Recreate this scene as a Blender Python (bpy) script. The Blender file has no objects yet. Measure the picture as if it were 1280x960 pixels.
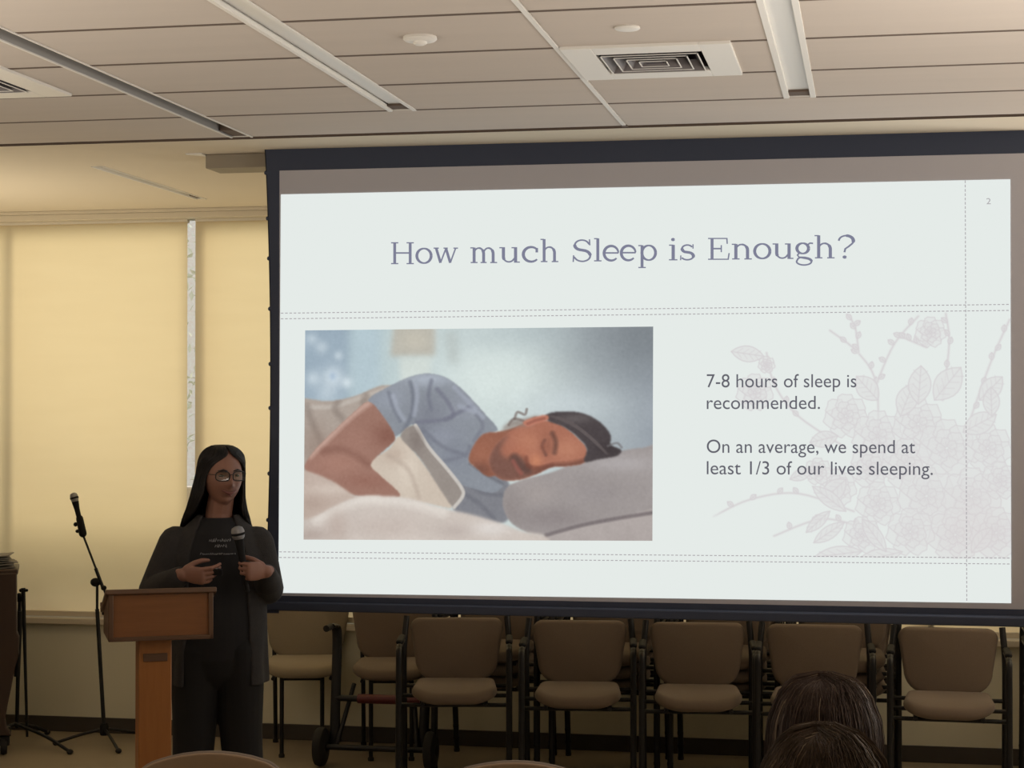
import bpy, bmesh, math, random
import numpy as np
from mathutils import Vector, Matrix, noise as mnoise

random.seed(7); rng = np.random.default_rng(5)
S = bpy.context.scene
COL = S.collection
PI = math.pi

# ------------------------------------------------------------------ camera
F = 2300.0; CAMH = 1.82
YAW = math.atan(450 / F); PITCH = math.atan2(31 * math.cos(YAW), F)
cd = bpy.data.cameras.new('camera'); cam = bpy.data.objects.new('camera', cd); COL.objects.link(cam)
cd.sensor_width = 36; cd.lens = F / 1280 * 36; cd.clip_end = 200
cam.location = (0, 0, CAMH); cam.rotation_euler = (PI / 2 + PITCH, 0, YAW)
S.camera = cam

# ------------------------------------------------------------------ world, sun, fill lights, exposure
vs = S.view_settings
vs.view_transform = 'Standard'; vs.look = 'None'; vs.exposure = 0; vs.gamma = 1; vs.use_curve_mapping = False
SKY_STRENGTH = 1.3
SUN_STRENGTH = 3.7
FILL_POWER = 162
w = bpy.data.worlds.new('sky'); S.world = w; w.use_nodes = True
bgn = w.node_tree.nodes['Background']
bgn.inputs[0].default_value = (0.82, 0.9, 1.0, 1); bgn.inputs[1].default_value = SKY_STRENGTH
sd = bpy.data.lights.new('sun', 'SUN'); sd.energy = SUN_STRENGTH; sd.angle = math.radians(34); sd.color = (1, .93, .8)
so = bpy.data.objects.new('sun', sd); COL.objects.link(so)
so.rotation_euler = Vector((-.55, -1.0, -.62)).to_track_quat('-Z', 'Y').to_euler()
def area(name, loc, direction, sx, sy, power, col):
    ld = bpy.data.lights.new(name, 'AREA'); ld.shape = 'RECTANGLE'; ld.size = sx; ld.size_y = sy
    ld.energy = power; ld.color = col
    o = bpy.data.objects.new(name, ld); COL.objects.link(o); o.location = loc
    o.rotation_euler = Vector(direction).to_track_quat('-Z', 'Y').to_euler()
    return o
# unseen fill lights added along both sides, throwing their light on the ceiling only
area('fill_light_east', (2.9, 4.0, 1.75), (-.25, 0.05, 1), 1.2, 5.0, FILL_POWER * .85, (1, .92, .82))
area('fill_light_window_end', (3.0, 8.3, 1.75), (-.35, -.25, 1), 1.2, 1.6, FILL_POWER * .55, (1, .94, .87))
area('fill_light_west', (-4.6, 3.4, 1.75), (.25, 0.05, 1), 1.0, 4.0, FILL_POWER * .65, (1, .90, .76))
area('fill_light_window_corner', (-5.1, 8.2, 1.75), (.30, .10, 1), .9, 2.2, FILL_POWER * .14, (1, .88, .68))

ZC = 2.93       # ceiling height
YW = 9.72       # window wall
XL, XR, YB = -5.75, 3.9, -2.2

# ------------------------------------------------------------------ pixel -> point helpers (survey of the photograph)
_fw = np.array([-math.sin(YAW) * math.cos(PITCH), math.cos(YAW) * math.cos(PITCH), math.sin(PITCH)])
_rt = np.array([math.cos(YAW), math.sin(YAW), 0.]); _up = np.cross(_rt, _fw); _C = np.array([0, 0, CAMH])
def ray(px, py): return _fw + _rt * ((px - 640) / F) + _up * ((480 - py) / F)
def aty(px, py, Y): d = ray(px, py); return Vector(_C + d * (Y / d[1]))
def atz(px, py, Z): d = ray(px, py); return Vector(_C + d * ((Z - CAMH) / d[2]))
SK = .018
def scr(px, py, off=0.0):
    d = ray(px, py); t = (7.53 - off + 2.55 * SK) / (d[1] - SK * d[0]); return Vector(_C + d * t)

# ------------------------------------------------------------------ materials
def lin(c):
    c = np.asarray(c, float) / 255.
    return np.where(c <= .04045, c / 12.92, ((c + .055) / 1.055) ** 2.4)
def L(*c): return tuple(lin(c)) + (1,)
MATS = {}
def mat(name, col, rough=.6, metal=0, bump=None, vary=None, spec=.5, stretch=(1, 1, 1), alpha=1, sheen=0):
    """bump=(scale,strength)  vary=(scale,second colour)"""
    m = bpy.data.materials.new(name); m.use_nodes = True; nt = m.node_tree; N = nt.nodes
    b = N['Principled BSDF']; b.inputs['Base Color'].default_value = col if len(col) == 4 else tuple(col) + (1,)
    b.inputs['Roughness'].default_value = rough; b.inputs['Metallic'].default_value = metal
    b.inputs['Specular IOR Level'].default_value = spec
    if sheen: b.inputs['Sheen Weight'].default_value = sheen
    tc = N.new('ShaderNodeTexCoord'); mp = N.new('ShaderNodeMapping'); mp.inputs['Scale'].default_value = stretch
    nt.links.new(tc.outputs['Object'], mp.inputs[0])
    if vary:
        n = N.new('ShaderNodeTexNoise'); n.inputs['Scale'].default_value = vary[0]; n.inputs['Detail'].default_value = 5
        r = N.new('ShaderNodeMix'); r.data_type = 'RGBA'
        r.inputs[6].default_value = col; r.inputs[7].default_value = vary[1]
        nt.links.new(mp.outputs[0], n.inputs['Vector']); nt.links.new(n.outputs[0], r.inputs[0])
        nt.links.new(r.outputs[2], b.inputs['Base Color'])
    if bump:
        n2 = N.new('ShaderNodeTexNoise'); n2.inputs['Scale'].default_value = bump[0]; n2.inputs['Detail'].default_value = 3
        bp = N.new('ShaderNodeBump'); bp.inputs['Strength'].default_value = bump[1]; bp.inputs['Distance'].default_value = .004
        nt.links.new(mp.outputs[0], n2.inputs['Vector']); nt.links.new(n2.outputs[0], bp.inputs['Height'])
        nt.links.new(bp.outputs[0], b.inputs['Normal'])
    MATS[name] = m
    return m
def emis(name, col, strength=1.0):
    m = bpy.data.materials.new(name); m.use_nodes = True; nt = m.node_tree; nt.nodes.clear()
    o = nt.nodes.new('ShaderNodeOutputMaterial'); e = nt.nodes.new('ShaderNodeEmission')
    e.inputs[0].default_value = col; e.inputs[1].default_value = strength
    nt.links.new(e.outputs[0], o.inputs[0]); return m
def emis_attr(name):
    m = emis(name, (1, 1, 1, 1)); nt = m.node_tree
    a = nt.nodes.new('ShaderNodeAttribute'); a.attribute_name = 'Col'
    nt.links.new(a.outputs['Color'], nt.nodes['Emission'].inputs[0]); return m
def shade_mat():
    m = bpy.data.materials.new('shade_fabric'); m.use_nodes = True; nt = m.node_tree; nt.nodes.clear()
    N = nt.nodes; o = N.new('ShaderNodeOutputMaterial')
    d = N.new('ShaderNodeBsdfDiffuse'); t = N.new('ShaderNodeBsdfTranslucent'); mx = N.new('ShaderNodeMixShader')
    tc = N.new('ShaderNodeTexCoord'); mp = N.new('ShaderNodeMapping'); mp.inputs['Scale'].default_value = (1.2, 1, 9)
    n = N.new('ShaderNodeTexNoise'); n.inputs['Scale'].default_value = 1.6; n.inputs['Detail'].default_value = 6
    r = N.new('ShaderNodeMix'); r.data_type = 'RGBA'
    r.inputs[6].default_value = (.95, .73, .44, 1); r.inputs[7].default_value = (.86, .65, .38, 1)
    nt.links.new(tc.outputs['Object'], mp.inputs[0]); nt.links.new(mp.outputs[0], n.inputs['Vector'])
    nt.links.new(n.outputs[0], r.inputs[0]); nt.links.new(r.outputs[2], t.inputs[0])
    d.inputs[0].default_value = (.62, .52, .36, 1); mx.inputs[0].default_value = .5
    nt.links.new(d.outputs[0], mx.inputs[1]); nt.links.new(t.outputs[0], mx.inputs[2]); nt.links.new(mx.outputs[0], o.inputs[0])
    return m
def glass_mat(gloss=.06):
    m = bpy.data.materials.new('window_glass'); m.use_nodes = True; nt = m.node_tree; nt.nodes.clear(); N = nt.nodes
    o = N.new('ShaderNodeOutputMaterial'); t = N.new('ShaderNodeBsdfTransparent'); g = N.new('ShaderNodeBsdfGlossy'); mx = N.new('ShaderNodeMixShader')
    g.inputs['Roughness'].default_value = .02; t.inputs[0].default_value = (.93, .96, .94, 1); mx.inputs[0].default_value = gloss
    nt.links.new(t.outputs[0], mx.inputs[1]); nt.links.new(g.outputs[0], mx.inputs[2]); nt.links.new(mx.outputs[0], o.inputs[0]); return m

M = dict(
    panel=mat('ceiling_panel', (.60, .535, .48, 1), .9, bump=(60, .25), vary=(3.0, (.55, .49, .44, 1)), stretch=(.35, 4, 1)),
    drywall=mat('ceiling_paint', (.74, .66, .53, 1), .9, bump=(90, .08), vary=(2, (.71, .63, .50, 1))),
    gap=mat('ceiling_gap', (.13, .095, .075, 1), .9, bump=(30, .1)),
    white=mat('white_enamel', (.80, .78, .74, 1), .45, bump=(40, .03)),
    lens=mat('lamp_lens', (.74, .73, .70, 1), .35, bump=(120, .08)),
    lensgrey=mat('lamp_lens_grey', (.38, .365, .355, 1), .5, bump=(120, .06)),
    louvre=mat('louvre_shaded', (.17, .155, .16, 1), .5, bump=(60, .03)),  # white fins with their shade put into a grey colour
    cavity=mat('vent_cavity', (.05, .035, .04, 1), .8, bump=(20, .1)),
    wall=mat('wall_paint', (.74, .71, .55, 1), .85, bump=(120, .1), vary=(2.2, (.71, .68, .52, 1))),
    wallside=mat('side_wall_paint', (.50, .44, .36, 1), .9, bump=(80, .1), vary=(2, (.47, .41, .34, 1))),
    base=mat('rubber_baseboard', (.055, .045, .035, 1), .6, bump=(50, .05)),
    floor=mat('floor_vinyl', (.29, .24, .17, 1), .5, bump=(25, .06), vary=(6, (.25, .205, .145, 1))),
    alu=mat('window_aluminium', (.42, .38, .32, 1), .45, .3, bump=(60, .03)),
    shadebar=mat('shade_rail', (.66, .59, .46, 1), .5, bump=(60, .03)),
    shade=shade_mat(), glass=glass_mat(), speclens=glass_mat(.035),
    brick=mat('outside_brick', (.78, .52, .42, 1), .9, bump=(12, .5), vary=(26, (.95, .90, .84, 1))),
    ground=mat('outside_ground', (.5, .48, .4, 1), .95, bump=(8, .3), vary=(5, (.4, .42, .3, 1))),
    leaf=mat('outside_leaf', (.60, .52, .40, 1), .7, bump=(20, .3), vary=(9, (.72, .66, .52, 1))),
    bark=mat('outside_bark', (.14, .10, .07, 1), .9, bump=(20, .4)),
    mask=mat('screen_mask_black', (.036, .046, .080, 1), .75, bump=(150, .05)),
    matte=mat('screen_matte_white', (.46, .45, .49, 1), .9, bump=(200, .02)),
    house=mat('screen_housing', (.30, .26, .20, 1), .6, bump=(50, .04)),
    slide=emis('slide_white', L(229, 235, 232)),
    head=emis('slide_heading', L(126, 128, 150)), body=emis('slide_body', L(98, 98, 108)), dash=emis('slide_dash', L(172, 168, 172)),
    pix=emis_attr('slide_picture'),
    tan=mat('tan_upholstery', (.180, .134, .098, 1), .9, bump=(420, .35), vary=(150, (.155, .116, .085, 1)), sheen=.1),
    tanlit=mat('lit_tan_upholstery', (.27, .22, .15, 1), .9, bump=(420, .35), vary=(150, (.24, .195, .132, 1)), sheen=.1),  # same tan upholstery, brighter light on it put into the colour
    shell=mat('chair_shell', (.26, .18, .11, 1), .55, bump=(200, .1), vary=(60, (.29, .2, .12, 1))),
    blackm=mat('black_metal', (.010, .010, .011, 1), .4, spec=.35, bump=(80, .03)),
    plastic=mat('black_plastic', (.010, .010, .011, 1), .75, spec=.2, bump=(120, .05)),
    rubber=mat('black_rubber', (.012, .011, .010, 1), .8, bump=(90, .1)),
    redbar=mat('dark_red_bar', (.10, .012, .014, 1), .45, bump=(80, .05)),
    steel=mat('grey_steel', (.35, .35, .36, 1), .3, 1, bump=(80, .02)),
    oak=mat('lectern_oak', (.33, .135, .035, 1), .42, bump=(30, .08), vary=(7, (.25, .095, .022, 1)), stretch=(9, 9, .7)),
    oakbox=mat('lectern_oak_box', (.24, .10, .035, 1), .42, bump=(30, .08), vary=(7, (.17, .068, .022, 1)), stretch=(.7, 9, 9)),
    oakdark=mat('lectern_trim', (.115, .06, .03, 1), .5, bump=(30, .08), vary=(9, (.09, .045, .022, 1))),
    walnut=mat('piano_walnut', (.050, .028, .018, 1), .4, bump=(30, .06), vary=(5, (.034, .019, .012, 1)), stretch=(6, 6, .6)),
    paper=mat('sheet_paper', (.30, .28, .25, 1), .85, bump=(60, .1), vary=(8, (.16, .15, .14, 1))),
    skin=mat('skin', (.27, .135, .095, 1), .5, bump=(180, .08), vary=(20, (.23, .11, .078, 1))),
    lips=mat('lips', (.17, .06, .052, 1), .45, bump=(160, .06)),
    hairblack=mat('black_hair', (.010, .008, .008, 1), .42, bump=(150, .3), stretch=(1, 1, .1)),
    hairbrown=mat('brown_hair', (.060, .034, .024, 1), .6, spec=.3, bump=(120, .4), vary=(18, (.032, .019, .014, 1)), stretch=(1, 1, .12)),
    hairsand=mat('sandy_hair', (.115, .080, .045, 1), .6, spec=.3, bump=(120, .4), vary=(18, (.05, .031, .018, 1)), stretch=(1, 1, .2)),
    hairlight=mat('light_hair_strands', (.24, .17, .10, 1), .5, spec=.4, bump=(120, .2), sheen=.15),
    hairmid=mat('mid_hair_strands', (.080, .048, .029, 1), .55, spec=.4, bump=(120, .2), sheen=.1),
    teeblack=mat('black_tee', (.009, .009, .011, 1), .9, bump=(160, .2)),
    print=mat('shirt_print', (.30, .31, .33, 1), .8, bump=(90, .05)),
    cardigan=mat('charcoal_knit', (.036, .034, .034, 1), .95, bump=(170, .5), vary=(60, (.022, .021, .022, 1))),
    trousers=mat('black_trousers', (.006, .006, .007, 1), .9, bump=(160, .2)),
    shoe=mat('black_shoe', (.012, .011, .011, 1), .5, bump=(60, .1)),
    eye=mat('eye_white', (.16, .145, .135, 1), .25, bump=(60, .01)), iris=mat('dark_iris', (.03, .016, .01, 1), .2, bump=(60, .01)),
    mesh=mat('mic_grille', (.30, .30, .31, 1), .4, .8, bump=(900, .6)),
    knit=mat('maroon_knit', (.09, .02, .022, 1), .95, bump=(150, .4)),
    denim=mat('dark_denim', (.03, .04, .07, 1), .9, bump=(150, .3)),
    greytop=mat('olive_top', (.08, .075, .05, 1), .95, bump=(150, .4)),
)

# ------------------------------------------------------------------ mesh helpers
def obj(name, bm, m, parent=None, smooth=False, bevel=0, seg=2, solid=0, remesh=0, smoothit=0, subsurf=0, weld=True):
    bmesh.ops.recalc_face_normals(bm, faces=bm.faces[:])
    me = bpy.data.meshes.new(name); bm.to_mesh(me); bm.free()
    o = bpy.data.objects.new(name, me); COL.objects.link(o)
    if m: me.materials.append(m)
    if parent is not None: o.parent = parent
    if solid:
        d = o.modifiers.new('solid', 'SOLIDIFY'); d.thickness = solid; d.offset = 0
    if remesh:
        d = o.modifiers.new('remesh', 'REMESH'); d.mode = 'VOXEL'; d.voxel_size = remesh; d.use_smooth_shade = True
    if smoothit:
        d = o.modifiers.new('smooth', 'SMOOTH'); d.factor = .5; d.iterations = smoothit
    if subsurf:
        d = o.modifiers.new('sub', 'SUBSURF'); d.levels = subsurf; d.render_levels = subsurf
    if bevel:
        d = o.modifiers.new('bevel', 'BEVEL'); d.width = bevel; d.segments = seg; d.limit_method = 'ANGLE'; d.angle_limit = math.radians(40)
    if smooth or remesh or bevel:
        for p in me.polygons: p.use_smooth = True
    if bevel or (smooth and not remesh):
        try: me.set_sharp_from_angle(angle=math.radians(50))
        except Exception: pass
    return o
def empty(name, label, cat, loc=(0, 0, 0), rz=0, group=None):
    o = bpy.data.objects.new(name, None); COL.objects.link(o); o.location = loc; o.rotation_euler = (0, 0, rz)
    o.empty_display_size = .1
    tag(o, label, cat, group); return o
def tag(o, label=None, cat=None, group=None, kind=None):
    if label: o['label'] = label
    if cat: o['category'] = cat
    if group: o['group'] = group
    if kind: o['kind'] = kind
    return o
def struct(name, bm, m, parent=None, **k):
    o = obj(name, bm, m, parent, **k); o['kind'] = 'structure'; return o
def dup(root, loc, rz=None, label=None, group=None):
    def cp(o, par):
        c = o.copy(); COL.objects.link(c); c.parent = par
        for ch in kids.get(o, []): cp(ch, c)
        return c
    kids = {}
    for o in COL.objects:
        if o.parent: kids.setdefault(o.parent, []).append(o)
    r = cp(root, None); r.location = loc
    if rz is not None: r.rotation_euler = (0, 0, rz)
    if label: r['label'] = label
    if group: r['group'] = group
    return r

def nb(): return bmesh.new()
def box(bm, lo, hi, mtx=None):
    lo = Vector(lo); hi = Vector(hi); c = (lo + hi) / 2; s = hi - lo
    r = bmesh.ops.create_cube(bm, size=1, matrix=(mtx or Matrix()) @ Matrix.Translation(c) @ Matrix.Diagonal((abs(s.x), abs(s.y), abs(s.z), 1)))
    return r['verts']
def bx(lo, hi):
    b = nb(); box(b, lo, hi); return b
def frames(pts, side=None):
    pts = [Vector(p) for p in pts]; n = len(pts); T = []
    for i in range(n):
        t = pts[min(i + 1, n - 1)] - pts[max(i - 1, 0)]
        T.append(t.normalized() if t.length > 1e-9 else Vector((0, 0, 1)))
    if side is None:
        side = Vector((1, 0, 0)) if abs(T[0].x) < .9 else Vector((0, 1, 0))
    s = Vector(side); out = []
    for t in T:
        s = s - t * s.dot(t)
        if s.length < 1e-6: s = t.orthogonal()
        s.normalize(); out.append((s.copy(), t.cross(s)))
    return pts, out
def tube(bm, pts, r, seg=10, cap=True, side=None, closed=False):
    """r: number | list of numbers | list of (ra, rb)"""
    pts, fr = frames(pts, side); n = len(pts); rings = []
    for i, (p, (a, b)) in enumerate(zip(pts, fr)):
        ri = r[i] if isinstance(r, (list, tuple)) else r
        ra, rb = ri if isinstance(ri, (tuple, list)) else (ri, ri)
        rings.append([bm.verts.new(p + a * (ra * math.cos(2 * PI * k / seg)) + b * (rb * math.sin(2 * PI * k / seg))) for k in range(seg)])
    for i in range(n - 1):
        for k in range(seg):
            bm.faces.new((rings[i][k], rings[i][(k + 1) % seg], rings[i + 1][(k + 1) % seg], rings[i + 1][k]))
    if cap:
        for ring, rev in ((rings[0], True), (rings[-1], False)):
            bm.faces.new(ring[::-1] if rev else ring)
    return rings
def capsule(bm, pts, r, seg=12, side=None):
    """tube with rounded ends"""
    pts = [Vector(p) for p in pts]; rr = [x if isinstance(x, (tuple, list)) else (x, x) for x in (r if isinstance(r, (list, tuple)) else [r] * len(pts))]
    P, R = [], []
    d0 = (pts[0] - pts[1]).normalized(); d1 = (pts[-1] - pts[-2]).normalized()
    m0 = min(rr[0]); m1 = min(rr[-1])
    for a in (80, 55, 28):
        a = math.radians(a); P.append(pts[0] + d0 * m0 * math.sin(a)); R.append((rr[0][0] * math.cos(a), rr[0][1] * math.cos(a)))
    P += pts; R += rr
    for a in (28, 55, 80):
        a = math.radians(a); P.append(pts[-1] + d1 * m1 * math.sin(a)); R.append((rr[-1][0] * math.cos(a), rr[-1][1] * math.cos(a)))
    tube(bm, P, R, seg, True, side)
def smooth_path(pts, n=8):
    pts = [Vector(p) for p in pts]; out = []
    for i in range(len(pts) - 1):
        p0 = pts[max(i - 1, 0)]; p1 = pts[i]; p2 = pts[i + 1]; p3 = pts[min(i + 2, len(pts) - 1)]
        for k in range(n):
            t = k / n
            out.append(.5 * ((2 * p1) + (p2 - p0) * t + (2 * p0 - 5 * p1 + 4 * p2 - p3) * t * t + (3 * p1 - p0 - 3 * p2 + p3) * t ** 3))
    out.append(pts[-1]); return out
def ellipsoid(bm, c, r, u=24, v=16, mtx=None):
    m = (mtx or Matrix()) @ Matrix.Translation(Vector(c)) @ Matrix.Diagonal((r[0], r[1], r[2], 1))
    return bmesh.ops.create_uvsphere(bm, u_segments=u, v_segments=v, radius=1, matrix=m)['verts']
def lathe(bm, prof, mtx=None, seg=24):
    """prof: list of (r,z); closed at the ends"""
    mtx = mtx or Matrix(); rings = []
    for r, z in prof:
        rings.append([bm.verts.new(mtx @ Vector((r * math.cos(2 * PI * k / seg), r * math.sin(2 * PI * k / seg), z))) for k in range(seg)])
    for i in range(len(rings) - 1):
        for k in range(seg):
            bm.faces.new((rings[i][k], rings[i][(k + 1) % seg], rings[i + 1][(k + 1) % seg], rings[i + 1][k]))
    bm.faces.new(rings[0][::-1]); bm.faces.new(rings[-1])
def rounded(w2t, w2b, h, rt, rb, n=8):
    """outline: half width top, half width bottom, height (0..h), corner radii top / bottom"""
    out = []
    for (cx, cz, r, a0) in ((w2t - rt, h - rt, rt, 0), (-w2t + rt, h - rt, rt, 90), (-w2b + rb, rb, rb, 180), (w2b - rb, rb, rb, 270)):
        for k in range(n + 1):
            a = math.radians(a0 + 90 * k / n); out.append((cx + r * math.cos(a), cz + r * math.sin(a)))
    return out
def cushion(bm, outline, th, er, place, rings=5, dome=.0, grid=6):
    """pillow from a 2-D outline; place(u,v,w) -> point; w runs -th/2..th/2"""
    cx = sum(p[0] for p in outline) / len(outline); cy = sum(p[1] for p in outline) / len(outline)
    hw = max(abs(p[0] - cx) for p in outline); hh = max(abs(p[1] - cy) for p in outline)
    loops = []
    def loop(inset, w):
        sx = 1 - inset / hw; sy = 1 - inset / hh
        return [bm.verts.new(place(cx + (p[0] - cx) * sx, cy + (p[1] - cy) * sy, w)) for p in outline]
    def inner(sgn, L0):
        # concentric rings to the middle with a slight dome
        prev = L0; res = []
        for g in range(1, grid):
            f = 1 - g / grid
            sx = (1 - er / hw) * f; sy = (1 - er / hh) * f
            ww = sgn * (th / 2 + dome * (1 - f * f))
            res.append([bm.verts.new(place(cx + (p[0] - cx) * sx, cy + (p[1] - cy) * sy, ww)) for p in outline])
        c = bm.verts.new(place(cx, cy, sgn * (th / 2 + dome)))
        return res, c
    for k in range(rings + 1):
        a = PI / 2 * k / rings
        loops.append(loop(er * (1 - math.sin(a)), -(th / 2 - er) - er * math.cos(a)))
    for k in range(rings + 1):
        a = PI / 2 * k / rings
        loops.append(loop(er * (1 - math.cos(a)), (th / 2 - er) + er * math.sin(a)))
    n = len(outline)
    fr, cf = inner(-1, loops[0]); bk, cb = inner(1, loops[-1])
    allr = fr[::-1] + loops + bk
    for A, B in zip(allr, allr[1:]):
        for k in range(n): bm.faces.new((A[k], A[(k + 1) % n], B[(k + 1) % n], B[k]))
    for k in range(n):
        bm.faces.new((cf, allr[0][(k + 1) % n], allr[0][k])); bm.faces.new((cb, allr[-1][k], allr[-1][(k + 1) % n]))
def mesh_strands(name, strands, rad, m, parent=None):
    """thin three-sided hairs, all in one mesh (nobody would count them)"""
    V, Fc = [], []
    for st in strands:
        pts, fr = frames(st); n = len(pts); o0 = len(V)
        for i, (p, (a, b)) in enumerate(zip(pts, fr)):
            r = rad * (1 - .65 * (i / (n - 1)) ** 3)
            for k in range(3): V.append(p + a * (r * math.cos(2.0944 * k)) + b * (r * math.sin(2.0944 * k)))
        for i in range(n - 1):
            for k in range(3): Fc.append((o0 + 3 * i + k, o0 + 3 * i + (k + 1) % 3, o0 + 3 * i + 3 + (k + 1) % 3, o0 + 3 * i + 3 + k))
    me = bpy.data.meshes.new(name); me.from_pydata([tuple(v) for v in V], [], Fc); me.materials.append(m)
    for p in me.polygons: p.use_smooth = True
    o = bpy.data.objects.new(name, me); COL.objects.link(o); o['kind'] = 'stuff'
    if parent is not None: o.parent = parent
    return o

# ================================================================== SETTING
struct('floor', bx((XL, YB, -.1), (XR, YW, 0)), M['floor'])
struct('wall_left', bx((XL - .15, YB, 0), (XL, YW, 3.2)), M['wallside'])
struct('wall_right', bx((XR, YB, 0), (XR + .15, YW, 3.2)), M['wallside'])
struct('wall_rear', bx((XL - .15, YB - .15, 0), (XR + .15, YB, 3.2)), M['wallside'])
SILL = .64
struct('wall_back', bx((XL - .15, YW, 0), (XR + .15, YW + .16, SILL - .02)), M['wall'])
b = nb(); box(b, (XL, YW - .012, 0), (XR, YW, .085)); struct('baseboard_back', b, M['base'], bevel=.003)
b = nb(); box(b, (XL, YW - .035, SILL - .035), (XR, YW + .16, SILL)); struct('trim_1', b, M['shadebar'], bevel=.004)   # window stool

# ceiling: rows of panels with dark gaps, cut away where the slot lamps and vents sit
Y_END = 7.165; ROW = .5285; Y0R = 5.046 + ROW
bounds = [Y_END] + [Y0R + ROW * k for k in (2, 1, 0)] + [Y0R - ROW * k for k in range(1, 16)]
bounds = [v for v in bounds if v > YB] + [YB]
LAMPS = [(-2.575, -2.480, Y_END, 'west'), (-1.768, -1.660, 6.637, 'mid'), (-.307, -.193, 6.62, 'east')]
VENTS = [(-.940, -.417, 5.560, 6.096), (-3.290, -2.766, 5.515, 6.056)]
cuts = [(x0, x1, YB, y1) for x0, x1, y1, _ in LAMPS] + [(a + .03, c - .03, e + .03, g - .03) for a, c, e, g in VENTS] + [(-.960, -.940, YB, Y_END)]
b = nb(); GAP = .011
for y1, y0 in zip(bounds, bounds[1:]):
    y1g, y0g = y1 - GAP / 2, y0 + GAP / 2
    xs = sorted({XL, XR} | {v for c in cuts for v in c[:2]}); ys = sorted({y0g, y1g} | {v for c in cuts for v in c[2:] if y0g < v < y1g})
    for xa, xb in zip(xs, xs[1:]):
        for ya, yb in zip(ys, ys[1:]):
            mx, my = (xa + xb) / 2, (ya + yb) / 2
            if any(c[0] < mx < c[1] and c[2] < my < c[3] for c in cuts): continue
            box(b, (xa, ya, ZC), (xb, yb, ZC + .03))
struct('ceiling', b, M['panel'])
struct('ceiling_void', bx((XL, YB, ZC + .20), (XR, YW + .1, ZC + .3)), M['gap'])
b = nb(); box(b, (XL, YB, ZC + .032), (-2.62, Y_END + .062, ZC + .06)); 
for xa, xb in ((-2.44, -1.80), (-1.63, -.95), (-.95, -.34), (-.16, XR)): box(b, (xa, YB, ZC + .032), (xb, 5.3, ZC + .05)); box(b, (xa, 6.3, ZC + .032), (xb, Y_END + .062, ZC + .05))
box(b, (XL, Y_END + .001, ZC + .012), (XR, Y_END + .060, ZC + .03))
for yb_ in bounds[1:-1]:
    for xa, xb in zip([XL, -2.48, -1.66, -.94, -.193], [-2.575, -1.768, -.96, -.307, XR]):
        segs = [(xa, xb)]
        for v0, v1, w0, w1 in VENTS:
            if w0 - .03 < yb_ < w1 + .03: segs = [q for a_, c_ in segs for q in ((a_, min(c_, v0)), (max(a_, v1), c_)) if q[1] - q[0] > .01]
        for a_, c_ in segs: box(b, (a_, yb_ - .011, ZC - .0008), (c_, yb_ + .011, ZC + .002))
struct('ceiling_gap', b, M['gap'])
# plaster strip by the window, with a slot for the lamp there
SL = (-3.515, -3.455, 7.90, 9.24)
b = nb(); ya, yb = Y_END + .062, YW + .1
box(b, (XL, ya, ZC), (SL[0], yb, ZC + .05)); box(b, (SL[1], ya, ZC), (XR, yb, ZC + .05))
box(b, (SL[0], ya, ZC), (SL[1], SL[2], ZC + .05)); box(b, (SL[0], SL[3], ZC), (SL[1], yb, ZC + .05))
struct('ceiling_plaster', b, M['drywall'])
b = nb(); box(b, (XL, Y_END + .060, ZC + .0), (XR, Y_END + .0635, ZC + .05)); struct('trim_2', b, M['gap'])
b = nb(); box(b, (-.958, YB, ZC - .004), (-.942, Y_END - .005, ZC + .012)); struct('trim_3', b, M['white'])     # light joint strip
b = nb(); box(b, (-.962, Y_END - .03, ZC - .006), (-.938, Y_END + .006, ZC + .001)); struct('trim_4', b, M['gap'], bevel=.002)

# windows (frames, glass) all along the wall
XW = [-5.72, -3.66, -1.70, .30, 2.30, 3.88]
for i, (xa, xb) in enumerate(zip(XW, XW[1:])):
    b = nb(); y0, y1 = YW + .075, YW + .135
    box(b, (xa, y0, SILL), (xa + .035, y1, ZC)); box(b, (xb - .035, y0, SILL), (xb, y1, ZC))
    box(b, (xa, y0, SILL), (xb, y1, SILL + .05)); box(b, (xa, y0, ZC - .05), (xb, y1, ZC))
    if i == 0: box(b, (-4.80, y0, SILL), (-4.772, y1, ZC))
    f = struct('window_%d' % (i + 1), b, M['alu'], bevel=.003)
    struct('window_pane', bx((xa + .03, YW + .10, SILL + .04), (xb - .03, YW + .106, ZC - .04)), M['glass'], f)
# shade pocket rail along the top
b = nb(); box(b, (XL, YW - .06, ZC - .052), (XR, YW + .02, ZC - .018)); box(b, (XL, YW - .075, ZC - .018), (XR, YW + .02, ZC))
struct('trim_5', b, M['shadebar'], bevel=.003)

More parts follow.
